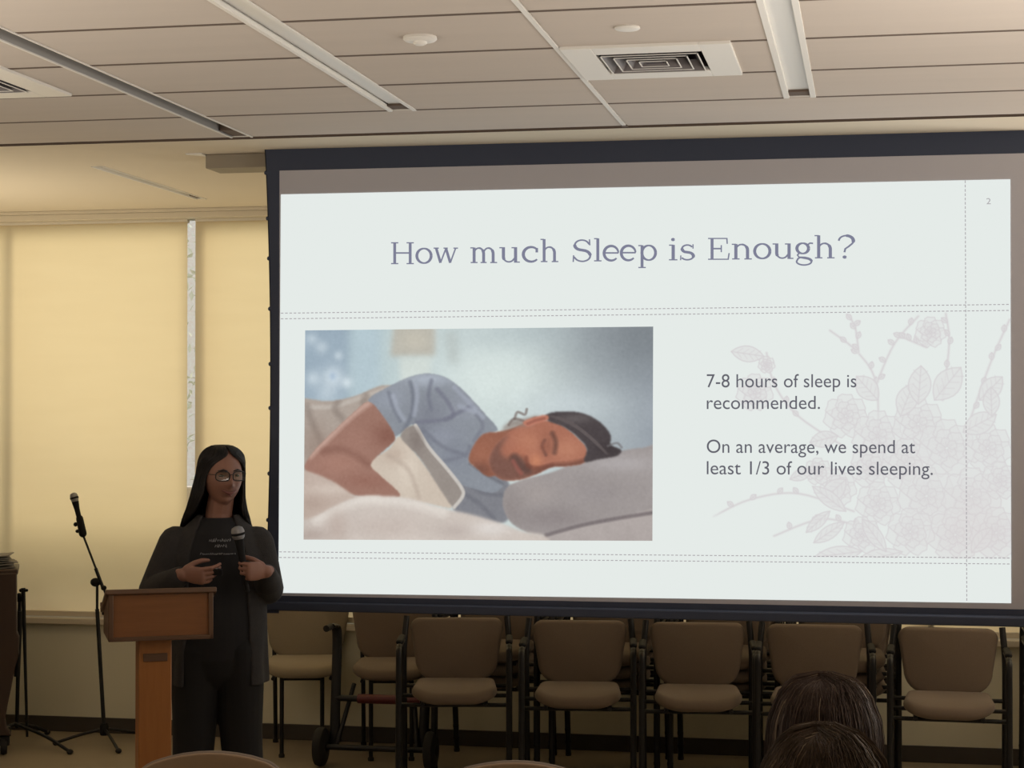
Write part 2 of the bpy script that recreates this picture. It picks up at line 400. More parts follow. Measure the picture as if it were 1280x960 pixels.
# roller shades
SHADES = [(-5.70, -3.752, 'wide cream roller shade glowing at the far left of the window wall', 1),
          (-3.705, -1.72, 'cream roller shade partly hidden by the left edge of the projection screen', 1),
          (-1.69, .28, 'cream roller shade behind the middle of the projection screen, seen low between chair backs', 0),
          (.31, 2.28, 'cream roller shade behind the right end of the projection screen, seen low between chair backs', 0)]
for xa, xb, lab, _ in SHADES:
    r = empty('roller_shade', lab, 'window shade', ((xa + xb) / 2, YW + .012, SILL + .005), 0, 'roller shades on the window wall')
    hw = (xb - xa) / 2
    b = nb(); n = 24
    vs_ = [[b.verts.new((-hw + 2 * hw * i / n, .002 * math.sin(i * .9) * math.sin(PI * j / 10), .03 + (ZC - SILL - .09) * j / 10)) for j in range(11)] for i in range(n + 1)]
    for i in range(n):
        for j in range(10): b.faces.new((vs_[i][j], vs_[i + 1][j], vs_[i + 1][j + 1], vs_[i][j + 1]))
    obj('shade_cloth', b, M['shade'], r, smooth=True)
    b = nb(); box(b, (-hw, -.010, 0), (hw, .010, .032)); obj('hem_bar', b, M['shadebar'], r, bevel=.003)
    b = nb(); tube(b, [(-hw, .015, ZC - SILL - .06), (hw, .015, ZC - SILL - .06)], .020, 16); obj('roller_tube', b, M['shadebar'], r, smooth=True)

# outside, seen through the slit between the two left shades
b = nb(); box(b, (-30, YW + .17, -.5), (20, 40, -.35)); struct('ground_outside', b, M['ground'])
b = nb(); box(b, (-14, YW + .50, 1.03), (8, YW + .62, 1.36))
for k in range(12): box(b, (-13.4 + 1.8 * k, YW + .52, -.4), (-13.32 + 1.8 * k, YW + .60, 1.05))
struct('added_shadow_rail', b, M['brick'], bevel=.01)  # rail added to throw a darker band on the lower shades
bb = empty('brick_building', 'pale brick building glimpsed through the slit between the two left shades', 'building', (-8, 24, -.36))
b = nb(); box(b, (-9, 0, 0), (9, 4, 6.5)); obj('facade', b, M['brick'], bb, bevel=.03)
b = nb(); box(b, (-9.3, -.3, 6.5), (9.3, 4.3, 6.9)); obj('roof', b, M['white'], bb, bevel=.03)
tr = empty('garden_tree', 'leafy tree glimpsed through the slit between the two left shades', 'tree', (-6.2, 15.5, -.36))
b = nb(); tube(b, [(0, 0, 0), (.05, 0, 1), (0, .05, 2.2)], [.14, .11, .07], 10); obj('trunk', b, M['bark'], tr, smooth=True)
b = nb()
for k in range(700):
    d = Vector(rng.normal(size=3)); d.normalize(); rr = rng.uniform(.5, 1.25)
    c = Vector((0, 0, 2.7)) + Vector((d.x * rr * 1.1, d.y * rr, d.z * rr * 1.15))
    mtx = Matrix.Translation(c) @ Matrix.Rotation(rng.uniform(0, 6), 4, Vector(rng.normal(size=3)).normalized())
    v = [b.verts.new(mtx @ Vector(q)) for q in ((-.045, 0, 0), (0, -.022, .008), (.05, 0, 0), (0, .022, .008))]
    b.faces.new(v)
obj('foliage', b, M['leaf'], tr)

# slot lamps (lens set up inside two white lips)
def slot_lamp(x0, x1, y0, y1, lens_m, lip, depth, label, darkend, lensinset=0):
    r = empty('slot_lamp', label, 'ceiling lamp', ((x0 + x1) / 2, y1, ZC), 0, 'slot lamps in the ceiling')
    hw = (x1 - x0) / 2; ln = y1 - y0
    b = nb()
    for s in (-1, 1):
        box(b, (s * hw, -ln, -.004), (s * (hw - lip), 0, .012 if depth < .05 else .001))          # lip
        if depth < .05: box(b, (s * hw, -ln, .0), (s * (hw - .004), 0, depth + .01))    # side wall
    box(b, (-hw, -.004, 0), (hw, 0, depth + .01)); box(b, (-hw, -ln, 0), (hw, -ln + .004, depth + .01)); box(b, (-hw, -ln, depth), (hw, 0, depth + .008))
    obj('housing', b, M['white'], r, bevel=.0012, seg=1)
    if depth > .05:
        b = nb()
        for s in (-1, 1): box(b, (s * hw, -ln, .001), (s * (hw - .004), -.002, depth + .01))
        obj('trough', b, M['lensgrey'], r, bevel=.001, seg=1)
    b = nb(); box(b, (-hw + .005 + lensinset, -ln + .005, depth - .010), (hw - .005 - lensinset, -darkend, depth - .002)); obj('lens', b, lens_m, r, bevel=.002)
    b = nb(); box(b, (-hw + lip, -darkend + .001, .004), (hw - lip, -.004, depth - .003)); obj('end_cap', b, M['gap'], r, bevel=.001)
    return r
slot_lamp(-2.575, -2.480, YB + .1, Y_END - .002, M['lensgrey'], .008, .075, 'long slot lamp with deep grey trough at upper left of ceiling, unlit', .16)
slot_lamp(-1.768, -1.660, YB + .1, 6.637, M['lens'], .016, .022, 'white unlit slot lamp in ceiling left of the smoke detector', .085, .016)
slot_lamp(-.307, -.193, YB + .1, 6.62, M['lens'], .020, .022, 'white unlit slot lamp in ceiling right of the square air vent', .085, .010)
slot_lamp(SL[0], SL[1], SL[2], SL[3], M['lens'], .008, .035, 'short narrow slot lamp in plaster ceiling strip beside the window shades', .12)

# square air vents with nested louvre rings
def vent(x0, x1, y0, y1, label):
    cx, cy = (x0 + x1) / 2, (y0 + y1) / 2; h = (x1 - x0) / 2; hy = (y1 - y0) / 2
    r = empty('air_vent', label, 'air vent', (cx, cy, ZC), 0, 'square air vents in the ceiling')
    k = .165
    b = nb()
    box(b, (-h, -hy, -.010), (-k, hy, .006)); box(b, (k, -hy, -.010), (h, hy, .006)); box(b, (-k, -hy, -.010), (k, -k, .006)); box(b, (-k, k, -.010), (k, hy, .006))
    obj('face_plate', b, M['white'], r, bevel=.002)
    b = nb(); box(b, (-k - .02, -k - .02, .10), (k + .02, k + .02, .11))
    for sx, sy in ((-1, 0), (1, 0), (0, -1), (0, 1)):
        if sx: box(b, (sx * (k + .002), -k - .02, .006), (sx * (k + .02), k + .02, .10))
        else: box(b, (-k - .02, sy * (k + .002), .006), (k + .02, sy * (k + .02), .10))
    obj('duct_box', b, M['cavity'], r)
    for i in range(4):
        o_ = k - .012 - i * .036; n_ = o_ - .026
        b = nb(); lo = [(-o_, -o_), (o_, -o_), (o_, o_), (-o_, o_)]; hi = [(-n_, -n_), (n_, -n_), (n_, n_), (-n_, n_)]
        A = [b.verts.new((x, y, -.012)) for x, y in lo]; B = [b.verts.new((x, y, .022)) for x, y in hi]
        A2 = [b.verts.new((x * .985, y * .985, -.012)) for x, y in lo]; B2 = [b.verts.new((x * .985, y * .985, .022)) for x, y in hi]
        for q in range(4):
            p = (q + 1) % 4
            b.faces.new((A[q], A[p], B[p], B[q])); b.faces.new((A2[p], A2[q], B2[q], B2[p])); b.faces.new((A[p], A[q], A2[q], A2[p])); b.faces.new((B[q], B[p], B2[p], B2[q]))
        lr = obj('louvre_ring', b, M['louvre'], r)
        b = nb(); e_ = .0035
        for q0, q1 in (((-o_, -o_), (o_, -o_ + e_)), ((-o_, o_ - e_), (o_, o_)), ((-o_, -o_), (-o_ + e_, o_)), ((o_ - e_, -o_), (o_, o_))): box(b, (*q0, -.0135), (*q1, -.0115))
        obj('louvre_lit_edge', b, M['white'], lr)  # lower lip of each fin, light catching it put in as white
    b = nb(); box(b, (-.028, -.028, -.008), (.028, .028, .002)); obj('centre_plate', b, M['cavity'], r, bevel=.003)
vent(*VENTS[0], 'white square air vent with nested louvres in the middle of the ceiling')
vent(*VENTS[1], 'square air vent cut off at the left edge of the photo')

# smoke detector, flat cover plate
p = atz(525, 46, ZC); r = empty('smoke_detector', 'round white smoke detector with raised middle on the ceiling', 'smoke detector', p)
b = nb(); lathe(b, [(.050, 0), (.051, -.008), (.045, -.013), (.030, -.015)]); obj('base', b, M['white'], r, smooth=True)
b = nb(); lathe(b, [(.022, -.014), (.020, -.021), (.013, -.025), (.005, -.026)]); obj('sensor_cap', b, M['white'], r, smooth=True)
p = atz(784, 34, ZC); b = nb(); lathe(b, [(.037, 0), (.038, -.004), (.034, -.007), (.01, -.008)], Matrix.Translation(p))
tag(obj('cover_plate', b, M['white'], smooth=True), 'flat round white sprinkler cover on ceiling above the square vent', 'cover plate')

# ================================================================== PROJECTION SCREEN
ps = empty('projection_screen', 'large pull-down projection screen with black border showing a slide about sleep', 'projection screen', (0, 0, 0))
def W(p): return Vector(p)
xl, xr = -2.552, .612           # outer edges of the fabric
zt, zb = 2.93, .945
def sy(x): return 7.53 + (x + 2.55) * SK
# black mask: a curved-in, tensioned outline around the viewing surface
ix0, ix1, iz0, iz1 = -2.488, .615 - .02, 1.020, 2.838
xr = .66; ix1 = .60
NZ = 24
def edge_in(z):   # tab-tensioned side edge curves inwards
    t = (z - zb) / (zt - zb); return .027 * math.sin(PI * t) ** .8
b = nb()
Lz = [zb + (zt - zb) * i / NZ for i in range(NZ + 1)]
lv = []
def quad(b, p): 
    vs2 = [b.verts.new(q) for q in p]; b.faces.new(vs2)
def slab(b, xa0, xa1, xb0, xb1, za, zb2, d=.004):
    """thin slab between heights za..zb2; x range xa0..xb0 at za, xa1..xb1 at zb2"""
    c = [(xa0, za), (xb0, za), (xb1, zb2), (xa1, zb2)]
    f = [b.verts.new((x, sy(x), z)) for x, z in c]; k = [b.verts.new((x, sy(x) + d, z)) for x, z in c]
    b.faces.new(f); b.faces.new(k[::-1])
    for i in range(4): b.faces.new((f[i], k[i], k[(i + 1) % 4], f[(i + 1) % 4]))
for z0, z1 in zip(Lz, Lz[1:]):
    slab(b, xl + edge_in(z0), xl + edge_in(z1), ix0, ix0, z0, z1)
    slab(b, ix1, ix1, xr - edge_in(z0) + .01, xr - edge_in(z1) + .01, z0, z1)
slab(b, ix0, ix0, ix1, ix1, iz1, zt); slab(b, ix0, ix0, ix1, ix1, zb + .02, iz0)
obj('black_mask', b, M['mask'], ps)
b = nb(); slab(b, ix0, ix0, ix1, ix1, iz0, iz1, .003)
obj('viewing_surface', b, M['matte'], ps)
b = nb(); box(b, (xl - .004, sy(xl) - .014, zb + .012), (xr, sy(xl) + .014 + (xr - xl) * SK, zb + .05)); obj('bottom_batten', b, M['mask'], ps, bevel=.006)
# tension tabs with cord beads on the left edge
for py in (216, 273, 323, 386, 455, 510, 592, 650, 700):
    z = scr(336, py).z; x = xl + edge_in(z); b = nb(); ellipsoid(b, (x - .004, sy(x), z), (.007, .004, .009), 10, 8); obj('tension_tab', b, M['mask'], ps, smooth=True)
b = nb(); tube(b, [(xl - .001 + edge_in(z), sy(xl), z) for z in Lz], .0022, 6); obj('tension_cord', b, M['blackm'], ps)
# housing
hb = nb(); box(hb, (-2.856, 7.62, ZC - .062), (1.1, 7.80, ZC)); obj('housing', hb, M['house'], ps, bevel=.004)
hb = nb(); q = [(-2.93, 7.575), (-2.856, 7.575), (-2.856, 7.66)]
f_ = [hb.verts.new((x, y, ZC - .006)) for x, y in q]; g_ = [hb.verts.new((x, y, ZC)) for x, y in q]
hb.faces.new(f_); hb.faces.new(g_[::-1])
for i in range(3): hb.faces.new((f_[i], g_[i], g_[(i + 1) % 3], f_[(i + 1) % 3]))
obj('corner_plate', hb, M['white'], ps)

# ---- the lit slide (a picture thrown on the flat screen), laid out from the photo's slide pixels
SQ = [(351, 243), (1263, 224), (1264, 754), (348, 741)]
OFF = .0022
b = nb(); f_ = [b.verts.new(scr(*p, OFF)) for p in SQ]; b.faces.new(f_)
slide = obj('slide', b, M['slide'], ps)

def paint_grid(name, corners, img, off):
    """flat grid on the screen between four photo-pixel corners (tl,tr,br,bl) coloured per point"""
    h, wd, _ = img.shape
    tl, tr, br, bl = [np.array(scr(*c, off)) for c in corners]
    u = np.linspace(0, 1, wd)[None, :, None]; v = np.linspace(0, 1, h)[:, None, None]
    co = (1 - v) * ((1 - u) * tl + u * tr) + v * ((1 - u) * bl + u * br)
    co = co.reshape(-1, 3)
    i = np.arange(h * wd).reshape(h, wd)
    fc = np.stack([i[:-1, :-1], i[1:, :-1], i[1:, 1:], i[:-1, 1:]], -1).reshape(-1, 4)
    me = bpy.data.meshes.new(name); me.vertices.add(len(co)); me.vertices.foreach_set('co', co.ravel().astype(np.float32))
    me.loops.add(fc.size); me.loops.foreach_set('vertex_index', fc.ravel().astype(np.int32))
    me.polygons.add(len(fc)); me.polygons.foreach_set('loop_start', np.arange(0, fc.size, 4, dtype=np.int32))
    try: me.polygons.foreach_set('loop_total', np.full(len(fc), 4, dtype=np.int32))
    except Exception: pass
    me.update(calc_edges=True); me.validate()
    at = me.color_attributes.new('Col', 'FLOAT_COLOR', 'POINT')
    rgba = np.ones((h * wd, 4), np.float32); rgba[:, :3] = lin(np.clip(img, 0, 255)).reshape(-1, 3)
    at.data.foreach_set('color', rgba.ravel())
    o = bpy.data.objects.new(name, me); COL.objects.link(o); me.materials.append(M['pix']); o.parent = slide
    return o

def blur(a, s):
    if s <= 0: return a
    r = max(1, int(3 * s)); k = np.exp(-.5 * (np.arange(-r, r + 1) / s) ** 2); k /= k.sum()
    for ax in (0, 1):
        p = np.pad(a, [(r, r) if i == ax else (0, 0) for i in range(a.ndim)], mode='edge')
        out = np.zeros_like(a)
        for j, kk in enumerate(k):
            sl = [slice(None)] * a.ndim; sl[ax] = slice(j, j + a.shape[ax]); out += kk * p[tuple(sl)]
        a = out
    return a
def closed_spline(pts, n=8, smooth=True):
    if not smooth: return np.array(pts, float)
    P = np.array(pts, float); N_ = len(P); out = []
    for i in range(N_):
        p0, p1, p2, p3 = P[i - 1], P[i], P[(i + 1) % N_], P[(i + 2) % N_]
        for k in range(n):
            t = k / n; out.append(.5 * (2 * p1 + (p2 - p0) * t + (2 * p0 - 5 * p1 + 4 * p2 - p3) * t * t + (3 * p1 - p0 - 3 * p2 + p3) * t ** 3))
    return np.array(out)
def inside(P, X, Y):
    m = np.zeros(X.shape, bool); x1, y1 = P[-1]
    for x2, y2 in P:
        if y1 != y2:
            c = ((Y < y1) != (Y < y2)); xi = (x2 - x1) * (Y - y1) / (y2 - y1) + x1
            m ^= c & (X < xi)
        x1, y1 = x2, y2
    return m
def seg_dist(P, X, Y):
    d = np.full(X.shape, 1e9)
    for (x1, y1), (x2, y2) in zip(P[:-1], P[1:]):
        dx, dy = x2 - x1, y2 - y1; l2 = dx * dx + dy * dy + 1e-9
        t = np.clip(((X - x1) * dx + (Y - y1) * dy) / l2, 0, 1)
        d = np.minimum(d, np.hypot(X - x1 - t * dx, Y - y1 - t * dy))
    return d

class Canvas:
    def __init__(s, x0, x1, y0, y1, wd, h):
        s.X, s.Y = np.meshgrid(np.linspace(x0, x1, wd), np.linspace(y0, y1, h)); s.sc = wd / (x1 - x0); s.img = np.zeros((h, wd, 3))
    def mask(s, pts, soft=2.5, smooth=True): return blur(inside(closed_spline(pts, 6, smooth), s.X, s.Y).astype(float), soft * s.sc)
    def mix(s, a, c): a = a[..., None]; s.img = s.img * (1 - a) + np.asarray(c, float) * a
    def fill(s, pts, c, soft=2.5, smooth=True, op=1.0): m = s.mask(pts, soft, smooth); s.mix(m * op, c); return m
    def glow(s, cx, cy, rx, ry, c, op=1.0, clip=None, rot=0):
        dx, dy = s.X - cx, s.Y - cy; ca, sa = math.cos(rot), math.sin(rot)
        g = np.exp(-(((dx * ca + dy * sa) / rx) ** 2 + ((-dx * sa + dy * ca) / ry) ** 2)) * op
        s.mix(g if clip is None else g * clip, c)
    def line(s, pts, wd, c, op=1.0, clip=None, soft=1.2):
        P = np.array([tuple(p)[:2] for p in smooth_path([(x, y, 0) for x, y in pts], 6)])
        d = seg_dist(P, s.X, s.Y); g = np.clip(1 - (d - wd / 2) / soft / 2, 0, 1) * op
        s.mix(g if clip is None else g * clip, c)

# the photograph on the slide: a bearded man asleep on a grey pillow
c = Canvas(30, 1241, 30, 766, 520, 316)
t = np.clip((c.X - 30) / 1210, 0, 1)
c.img[:] = np.array([180, 200, 204])
c.mix(np.clip((t - .15) / .35, 0, 1), (204, 217, 215))
c.mix(np.clip((t - .60) / .40, 0, 1) ** 1.1 * .95, (150, 158, 168))
c.glow(1230, 40, 330, 190, (118, 124, 130), .85); c.glow(760, 60, 200, 70, (172, 186, 190), .6)
c.glow(700, 200, 210, 120, (220, 232, 228), .9); c.glow(960, 300, 160, 60, (205, 216, 220), .6)
c.fill([(30, 30), (195, 30), (190, 290), (30, 290)], (150, 170, 188), 18, False, .9)
c.fill([(200, 30), (300, 30), (300, 280), (200, 280)], (178, 200, 212), 16, False, .7)
for x, y, r, o in ((130, 195, 34, .8), (60, 200, 26, .5), (90, 90, 22, .45), (180, 215, 20, .7), (150, 120, 16, .5), (55, 60, 20, .4), (110, 250, 40, .4)):
    c.glow(x, y, r, r, (226, 238, 244), o)
c.glow(130, 192, 14, 16, (150, 175, 205), .6)
c.fill([(345, 30), (490, 30), (492, 125), (335, 125)], (186, 180, 166), 9, False, .95); c.glow(420, 70, 55, 40, (204, 196, 178), .7)
c.fill([(365, 128), (480, 128), (470, 250), (375, 250)], (214, 222, 214), 10, False, .8); c.fill([(525, 40), (570, 40), (575, 150), (540, 150)], (182, 190, 186), 12, False, .6)
# bed cover at the back left
m = c.fill([(-40, 290), (120, 280), (210, 262), (330, 224), (420, 300), (330, 420), (100, 520), (-40, 560)], (176, 160, 148), 3)
c.line([(30, 300), (120, 300), (180, 285), (330, 235)], 6, (205, 196, 186), .5, m, 5)
for p in ([(40, 300), (60, 360), (95, 430)], [(150, 280), (140, 310), (165, 340)], [(250, 262), (240, 285), (250, 300)]): c.line(p, 8, (140, 124, 114), .6, m, 8)
c.glow(70, 440, 60, 80, (150, 124, 110), .6, m)
# lower shirt / chest under the arm
m = c.fill([(560, 500), (720, 540), (760, 600), (745, 700), (640, 700), (560, 660)], (124, 124, 132), 4)
for p in ([(600, 560), (660, 600), (740, 610)], [(590, 600), (650, 640), (700, 690)]): c.line(p, 5, (104, 104, 114), .6, m, 5)
# grey shirt
sh = [(258, 276), (320, 235), (395, 200), (460, 186), (520, 196), (570, 226), (620, 275), (670, 330), (712, 382), (670, 400), (640, 430), (615, 490), (640, 520), (690, 545), (735, 570), (700, 600), (640, 590), (560, 560), (520, 500), (470, 440), (420, 365), (385, 385), (352, 404), (330, 372), (290, 320)]
m = c.fill(sh, (136, 141, 151), 2.5)
c.glow(470, 205, 90, 28, (172, 180, 194), .9, m); c.glow(330, 270, 60, 40, (150, 156, 170), .8, m); c.glow(600, 300, 60, 50, (150, 154, 168), .7, m)
c.glow(480, 330, 60, 60, (118, 120, 134), .6, m); c.glow(440, 420, 40, 60, (104, 106, 120), .7, m); c.glow(560, 470, 60, 50, (126, 130, 144), .8, m); c.glow(520, 400, 60, 30, (144, 148, 164), .6, m)
for p, cc in (([(405, 215), (415, 260), (410, 330), (380, 390)], (108, 112, 126)), ([(480, 210), (470, 260), (480, 310)], (112, 114, 130)), ([(330, 250), (345, 300), (370, 350)], (116, 120, 134)),
              ([(500, 240), (540, 290), (550, 340), (430, 355)], (112, 112, 130)), ([(620, 300), (560, 330), (530, 345)], (110, 110, 128)), ([(640, 330), (660, 370), (630, 420)], (116, 118, 132)),
              ([(450, 380), (520, 440), (600, 470)], (112, 114, 128)), ([(620, 500), (680, 540), (735, 570)], (100, 98, 106)), ([(530, 490), (600, 470), (615, 440)], (116, 118, 132))): c.line(p, 4, cc, .65, m, 5)
for p in ([(425, 225), (430, 270), (420, 330)], [(345, 262), (362, 310), (385, 345)], [(560, 235), (610, 285), (660, 340)], [(580, 300), (630, 320)]): c.line(p, 5, (164, 170, 186), .6, m, 5)
# pillow hugged under the arm
m = c.fill([(255, 500), (330, 450), (372, 404), (430, 470), (500, 560), (556, 650), (470, 640), (370, 620), (300, 560)], (208, 190, 172), 3)
c.glow(400, 520, 50, 90, (224, 208, 190), .7, m); c.glow(350, 470, 40, 30, (190, 166, 148), .7, m); c.line([(330, 470), (400, 520), (440, 620)], 4, (184, 164, 148), .5, m, 6)
m = c.fill([(372, 404), (425, 366), (470, 440), (530, 510), (585, 580), (592, 610), (560, 650), (520, 600), (440, 480)], (152, 140, 132), 3)
c.line([(425, 366), (470, 440), (530, 510), (585, 580), (592, 612), (562, 652)], 6, (206, 198, 190), .95, None, 3); c.glow(430, 420, 30, 50, (126, 112, 106), .7, m)
# far arm (upper arm and forearm)
m = c.fill([(256, 284), (300, 320), (352, 404), (330, 440), (268, 500), (300, 540), (372, 616), (210, 612), (120, 566), (34, 520), (60, 462), (130, 390), (200, 326)], (160, 112, 96), 2.5)
c.line([(256, 286), (190, 336), (110, 412), (50, 470)], 10, (206, 166, 150), .8, m, 8); c.glow(330, 400, 60, 40, (132, 80, 66), .7, m); c.glow(150, 500, 90, 40, (178, 124, 106), .6, m)
c.glow(250, 560, 90, 26, (150, 96, 80), .6, m); c.line([(100, 456), (160, 448), (215, 470), (262, 504)], 4, (132, 84, 70), .55, m, 10); c.glow(220, 420, 50, 40, (168, 118, 102), .6, m)
# grey head pillow, sheet under it
m = c.fill([(735, 660), (740, 590), (790, 560), (900, 530), (1000, 490), (1130, 458), (1210, 446), (1280, 448), (1280, 690), (1100, 700), (880, 748), (780, 720)], (158, 148, 146), 3)
c.glow(1130, 500, 130, 30, (178, 170, 170), .8, m); c.glow(850, 600, 70, 50, (164, 152, 148), .7, m); c.glow(900, 690, 120, 40, (136, 124, 124), .7, m); c.glow(1050, 600, 90, 40, (148, 138, 138), .6, m); c.glow(760, 650, 40, 60, (140, 128, 126), .6, m)
m = c.fill([(870, 750), (1000, 716), (1120, 690), (1280, 660), (1280, 800), (860, 800)], (176, 164, 160), 3); c.line([(880, 748), (1000, 714), (1120, 690), (1250, 668)], 5, (112, 100, 102), .8, None, 4)
# neck and face
m = c.fill([(655, 402), (720, 388), (790, 366), (850, 340), (880, 420), (780, 500), (690, 545), (640, 515), (612, 480)], (150, 88, 66), 3); c.glow(660, 470, 50, 60, (168, 100, 74), .7, m); c.glow(650, 520, 40, 24, (110, 66, 54), .7, m)
face = [(740, 400), (800, 362), (870, 350), (930, 366), (985, 410), (1018, 450), (1010, 495), (960, 508), (900, 512), (850, 535), (790, 556), (730, 556), (695, 530), (680, 488), (700, 440)]
m = c.fill(face, (176, 104, 80), 3)
c.glow(950, 450, 60, 40, (196, 124, 94), .8, m); c.glow(820, 420, 50, 40, (196, 122, 92), .8, m); c.glow(845, 490, 24, 26, (212, 130, 92), .8, m); c.glow(880, 390, 50, 24, (170, 100, 76), .6, m); c.glow(790, 470, 30, 30, (190, 108, 78), .6, m)
bd = c.mask([(735, 405), (700, 440), (680, 488), (692, 532), (735, 560), (800, 556), (850, 534), (820, 510), (800, 480), (775, 470), (740, 480), (722, 450), (750, 400)], 8)
c.mix(bd * m * .62, (92, 64, 58)); c.line([(770, 480), (790, 505), (815, 520)], 14, (88, 60, 54), .65, m, 8); c.line([(766, 492), (782, 518), (793, 534)], 4, (158, 84, 72), .7, m, 5)
c.line([(874, 420), (866, 440), (878, 470)], 3, (96, 60, 52), .7, m, 4); c.glow(886, 436, 20, 34, (140, 80, 62), .55, m); c.line([(900, 396), (912, 426), (908, 462)], 4, (88, 56, 48), .6, m, 6); c.glow(868, 444, 16, 30, (150, 84, 64), .5, m)
c.line([(810, 480), (820, 510), (855, 515), (900, 505)], 5, (120, 62, 48), .6, m, 5); c.line([(850, 530), (910, 512), (960, 508), (1010, 496)], 9, (110, 64, 52), .75, m, 8)
# hair and ear
hm = c.fill([(880, 330), (930, 320), (1000, 326), (1060, 356), (1098, 400), (1100, 436), (1134, 454), (1120, 474), (1060, 486), (1010, 494), (1018, 450), (990, 412), (940, 374), (885, 352)], (70, 60, 62), 3)
c.glow(980, 345, 60, 18, (104, 94, 94), .7, hm); c.glow(1090, 450, 40, 20, (56, 46, 48), .7, hm)
for k in range(9): c.line([(890 + 8 * k, 335 + 2 * k), (960 + 9 * k, 355 + 7 * k), (1040 + 6 * k, 420 + 6 * k)], 2, (92, 80, 80), .4, hm, 3)
c.fill([(725, 385), (760, 350), (800, 345), (850, 336), (830, 365), (780, 372)], (140, 122, 112), 6, True, .8)
c.line([(770, 345), (780, 322), (805, 330), (812, 312)], 3, (120, 104, 98), .7, None, 3); c.line([(750, 365), (768, 345), (800, 352)], 3, (110, 92, 86), .6, None, 3)
c.fill([(800, 356), (830, 342), (880, 332), (884, 350), (850, 360), (815, 372)], (196, 116, 92), 3); c.line([(815, 362), (845, 350), (872, 344)], 4, (150, 82, 66), .7, None, 3)
c.line([(1090, 440), (1120, 430), (1136, 445)], 2, (110, 104, 106), .6, None, 3)
# duvet in the foreground
m = c.fill([(-40, 520), (40, 525), (130, 560), (215, 612), (300, 620), (200, 720), (-40, 760)], (196, 174, 160), 4); c.glow(120, 590, 80, 20, (216, 198, 184), .7, m); c.glow(60, 640, 60, 30, (176, 150, 136), .6, m)
m = c.fill([(-60, 720), (60, 690), (140, 650), (220, 618), (300, 614), (400, 622), (520, 655), (620, 676), (720, 706), (800, 735), (880, 755), (880, 850), (-60, 850)], (208, 194, 184), 5)
c.line([(80, 690), (150, 655), (230, 624), (330, 622), (430, 636), (520, 664)], 16, (230, 220, 210), .8, m, 14); c.glow(150, 720, 40, 60, (190, 168, 156), .7, m); c.glow(320, 720, 120, 40, (196, 178, 168), .7, m); c.glow(690, 725, 70, 24, (228, 220, 214), .8, m); c.glow(560, 735, 60, 26, (188, 172, 164), .7, m); c.glow(60, 750, 60, 24, (170, 148, 138), .6, m)
g_ = c.img.mean(2, keepdims=True); c.img = g_ + (c.img - g_) * .88; c.mix(np.full(c.X.shape, .07), (180, 196, 196)); c.img += blur(rng.normal(size=c.img.shape[:2]), 1.2)[..., None] * 5 + blur(rng.normal(size=c.img.shape[:2]), 9)[..., None] * 26
paint_grid('slide_photo', [(381.5, 413), (816.5, 408.2), (815.5, 676), (379.5, 674.5)], c.img, OFF + .0015)

# the pale flower engraving at the right of the slide (own simple flowers, leaves and twigs)
SB = np.array([229, 235, 232.])
c = Canvas(885, 1263, 389, 698, 500, 408); c.img[:] = SB
INK = (213, 209, 211); TON = (223, 224, 223)
def leaf2(x, y, ln, wd, a, ink=INK, ton=TON, veins=4):
    P = []
    for i in range(9):
        tt = i / 8; P.append((tt * ln, wd * math.sin(PI * tt) ** .8))
    Q = P + [(u, -v) for u, v in P[-2:0:-1]]
    R = lambda u, v: (x + u * math.cos(a) - v * math.sin(a), y + u * math.sin(a) + v * math.cos(a))
    c.fill([R(*q) for q in Q], ton, .6, False, .8); pts = [R(*q) for q in Q]; d = seg_dist(np.array(pts + pts[:1]), c.X, c.Y)
    c.mix(np.clip(1.3 - d, 0, 1) * .8, ink); c.line([R(0, 0), R(ln, 0)], .6, ink, .7, None, .5)
    for k in range(1, veins + 1):
        u = ln * k / (veins + 1.5)
        for sg in (-1, 1): c.line([R(u, 0), R(u + ln * .15, sg * wd * .62)], .4, ink, .5, None, .5)
def flower2(x, y, r, n=7):
    for ring, k in ((1.0, n), (.66, n - 1), (.36, 5)):
        for i in range(k):
            a = 2 * PI * i / k + ring * 2; px, py = x + r * ring * .62 * math.cos(a), y + r * ring * .62 * math.sin(a); q = r * ring * .46
            pts = [(px + q * (1 + .12 * math.sin(5 * s)) * math.cos(s), py + q * (1 + .12 * math.sin(5 * s)) * math.sin(s)) for s in np.linspace(0, 2 * PI, 14)]
            c.fill(pts[:-1], TON, .5, False, .55); d = seg_dist(np.array(pts), c.X, c.Y); c.mix(np.clip(1.2 - d, 0, 1) * .75, INK)
            c.line([(x + r * ring * .2 * math.cos(a), y + r * ring * .2 * math.sin(a)), (px, py)], .4, INK, .5, None, .5)
def twig(pts, wd=2.2, buds=5):
    c.line(pts, wd, TON, .9, None, .8); c.line(pts, .5, INK, .8, None, .5)
    P = smooth_path([(x, y, 0) for x, y in pts], 5)
    for i in range(buds):
        j = int((i + 1) / (buds + 1) * (len(P) - 1)); leaf2(P[j].x, P[j].y, 9, 3, rng.uniform(-2.8, -.4), veins=1)
rng = np.random.default_rng(11)
for pts in ([(1100, 560), (1098, 480), (1075, 440), (1040, 412)], [(1098, 480), (1120, 430), (1150, 395)], [(1180, 500), (1188, 430), (1184, 392)], [(1215, 520), (1240, 450), (1262, 400)], [(1060, 560), (1000, 520), (970, 480), (960, 440)],
            [(1070, 640), (1000, 618), (940, 626), (893, 648)], [(1080, 660), (1030, 650), (970, 672)], [(1076, 440), (1072, 410), (1064, 394)], [(1128, 420), (1160, 434)]): twig(pts)
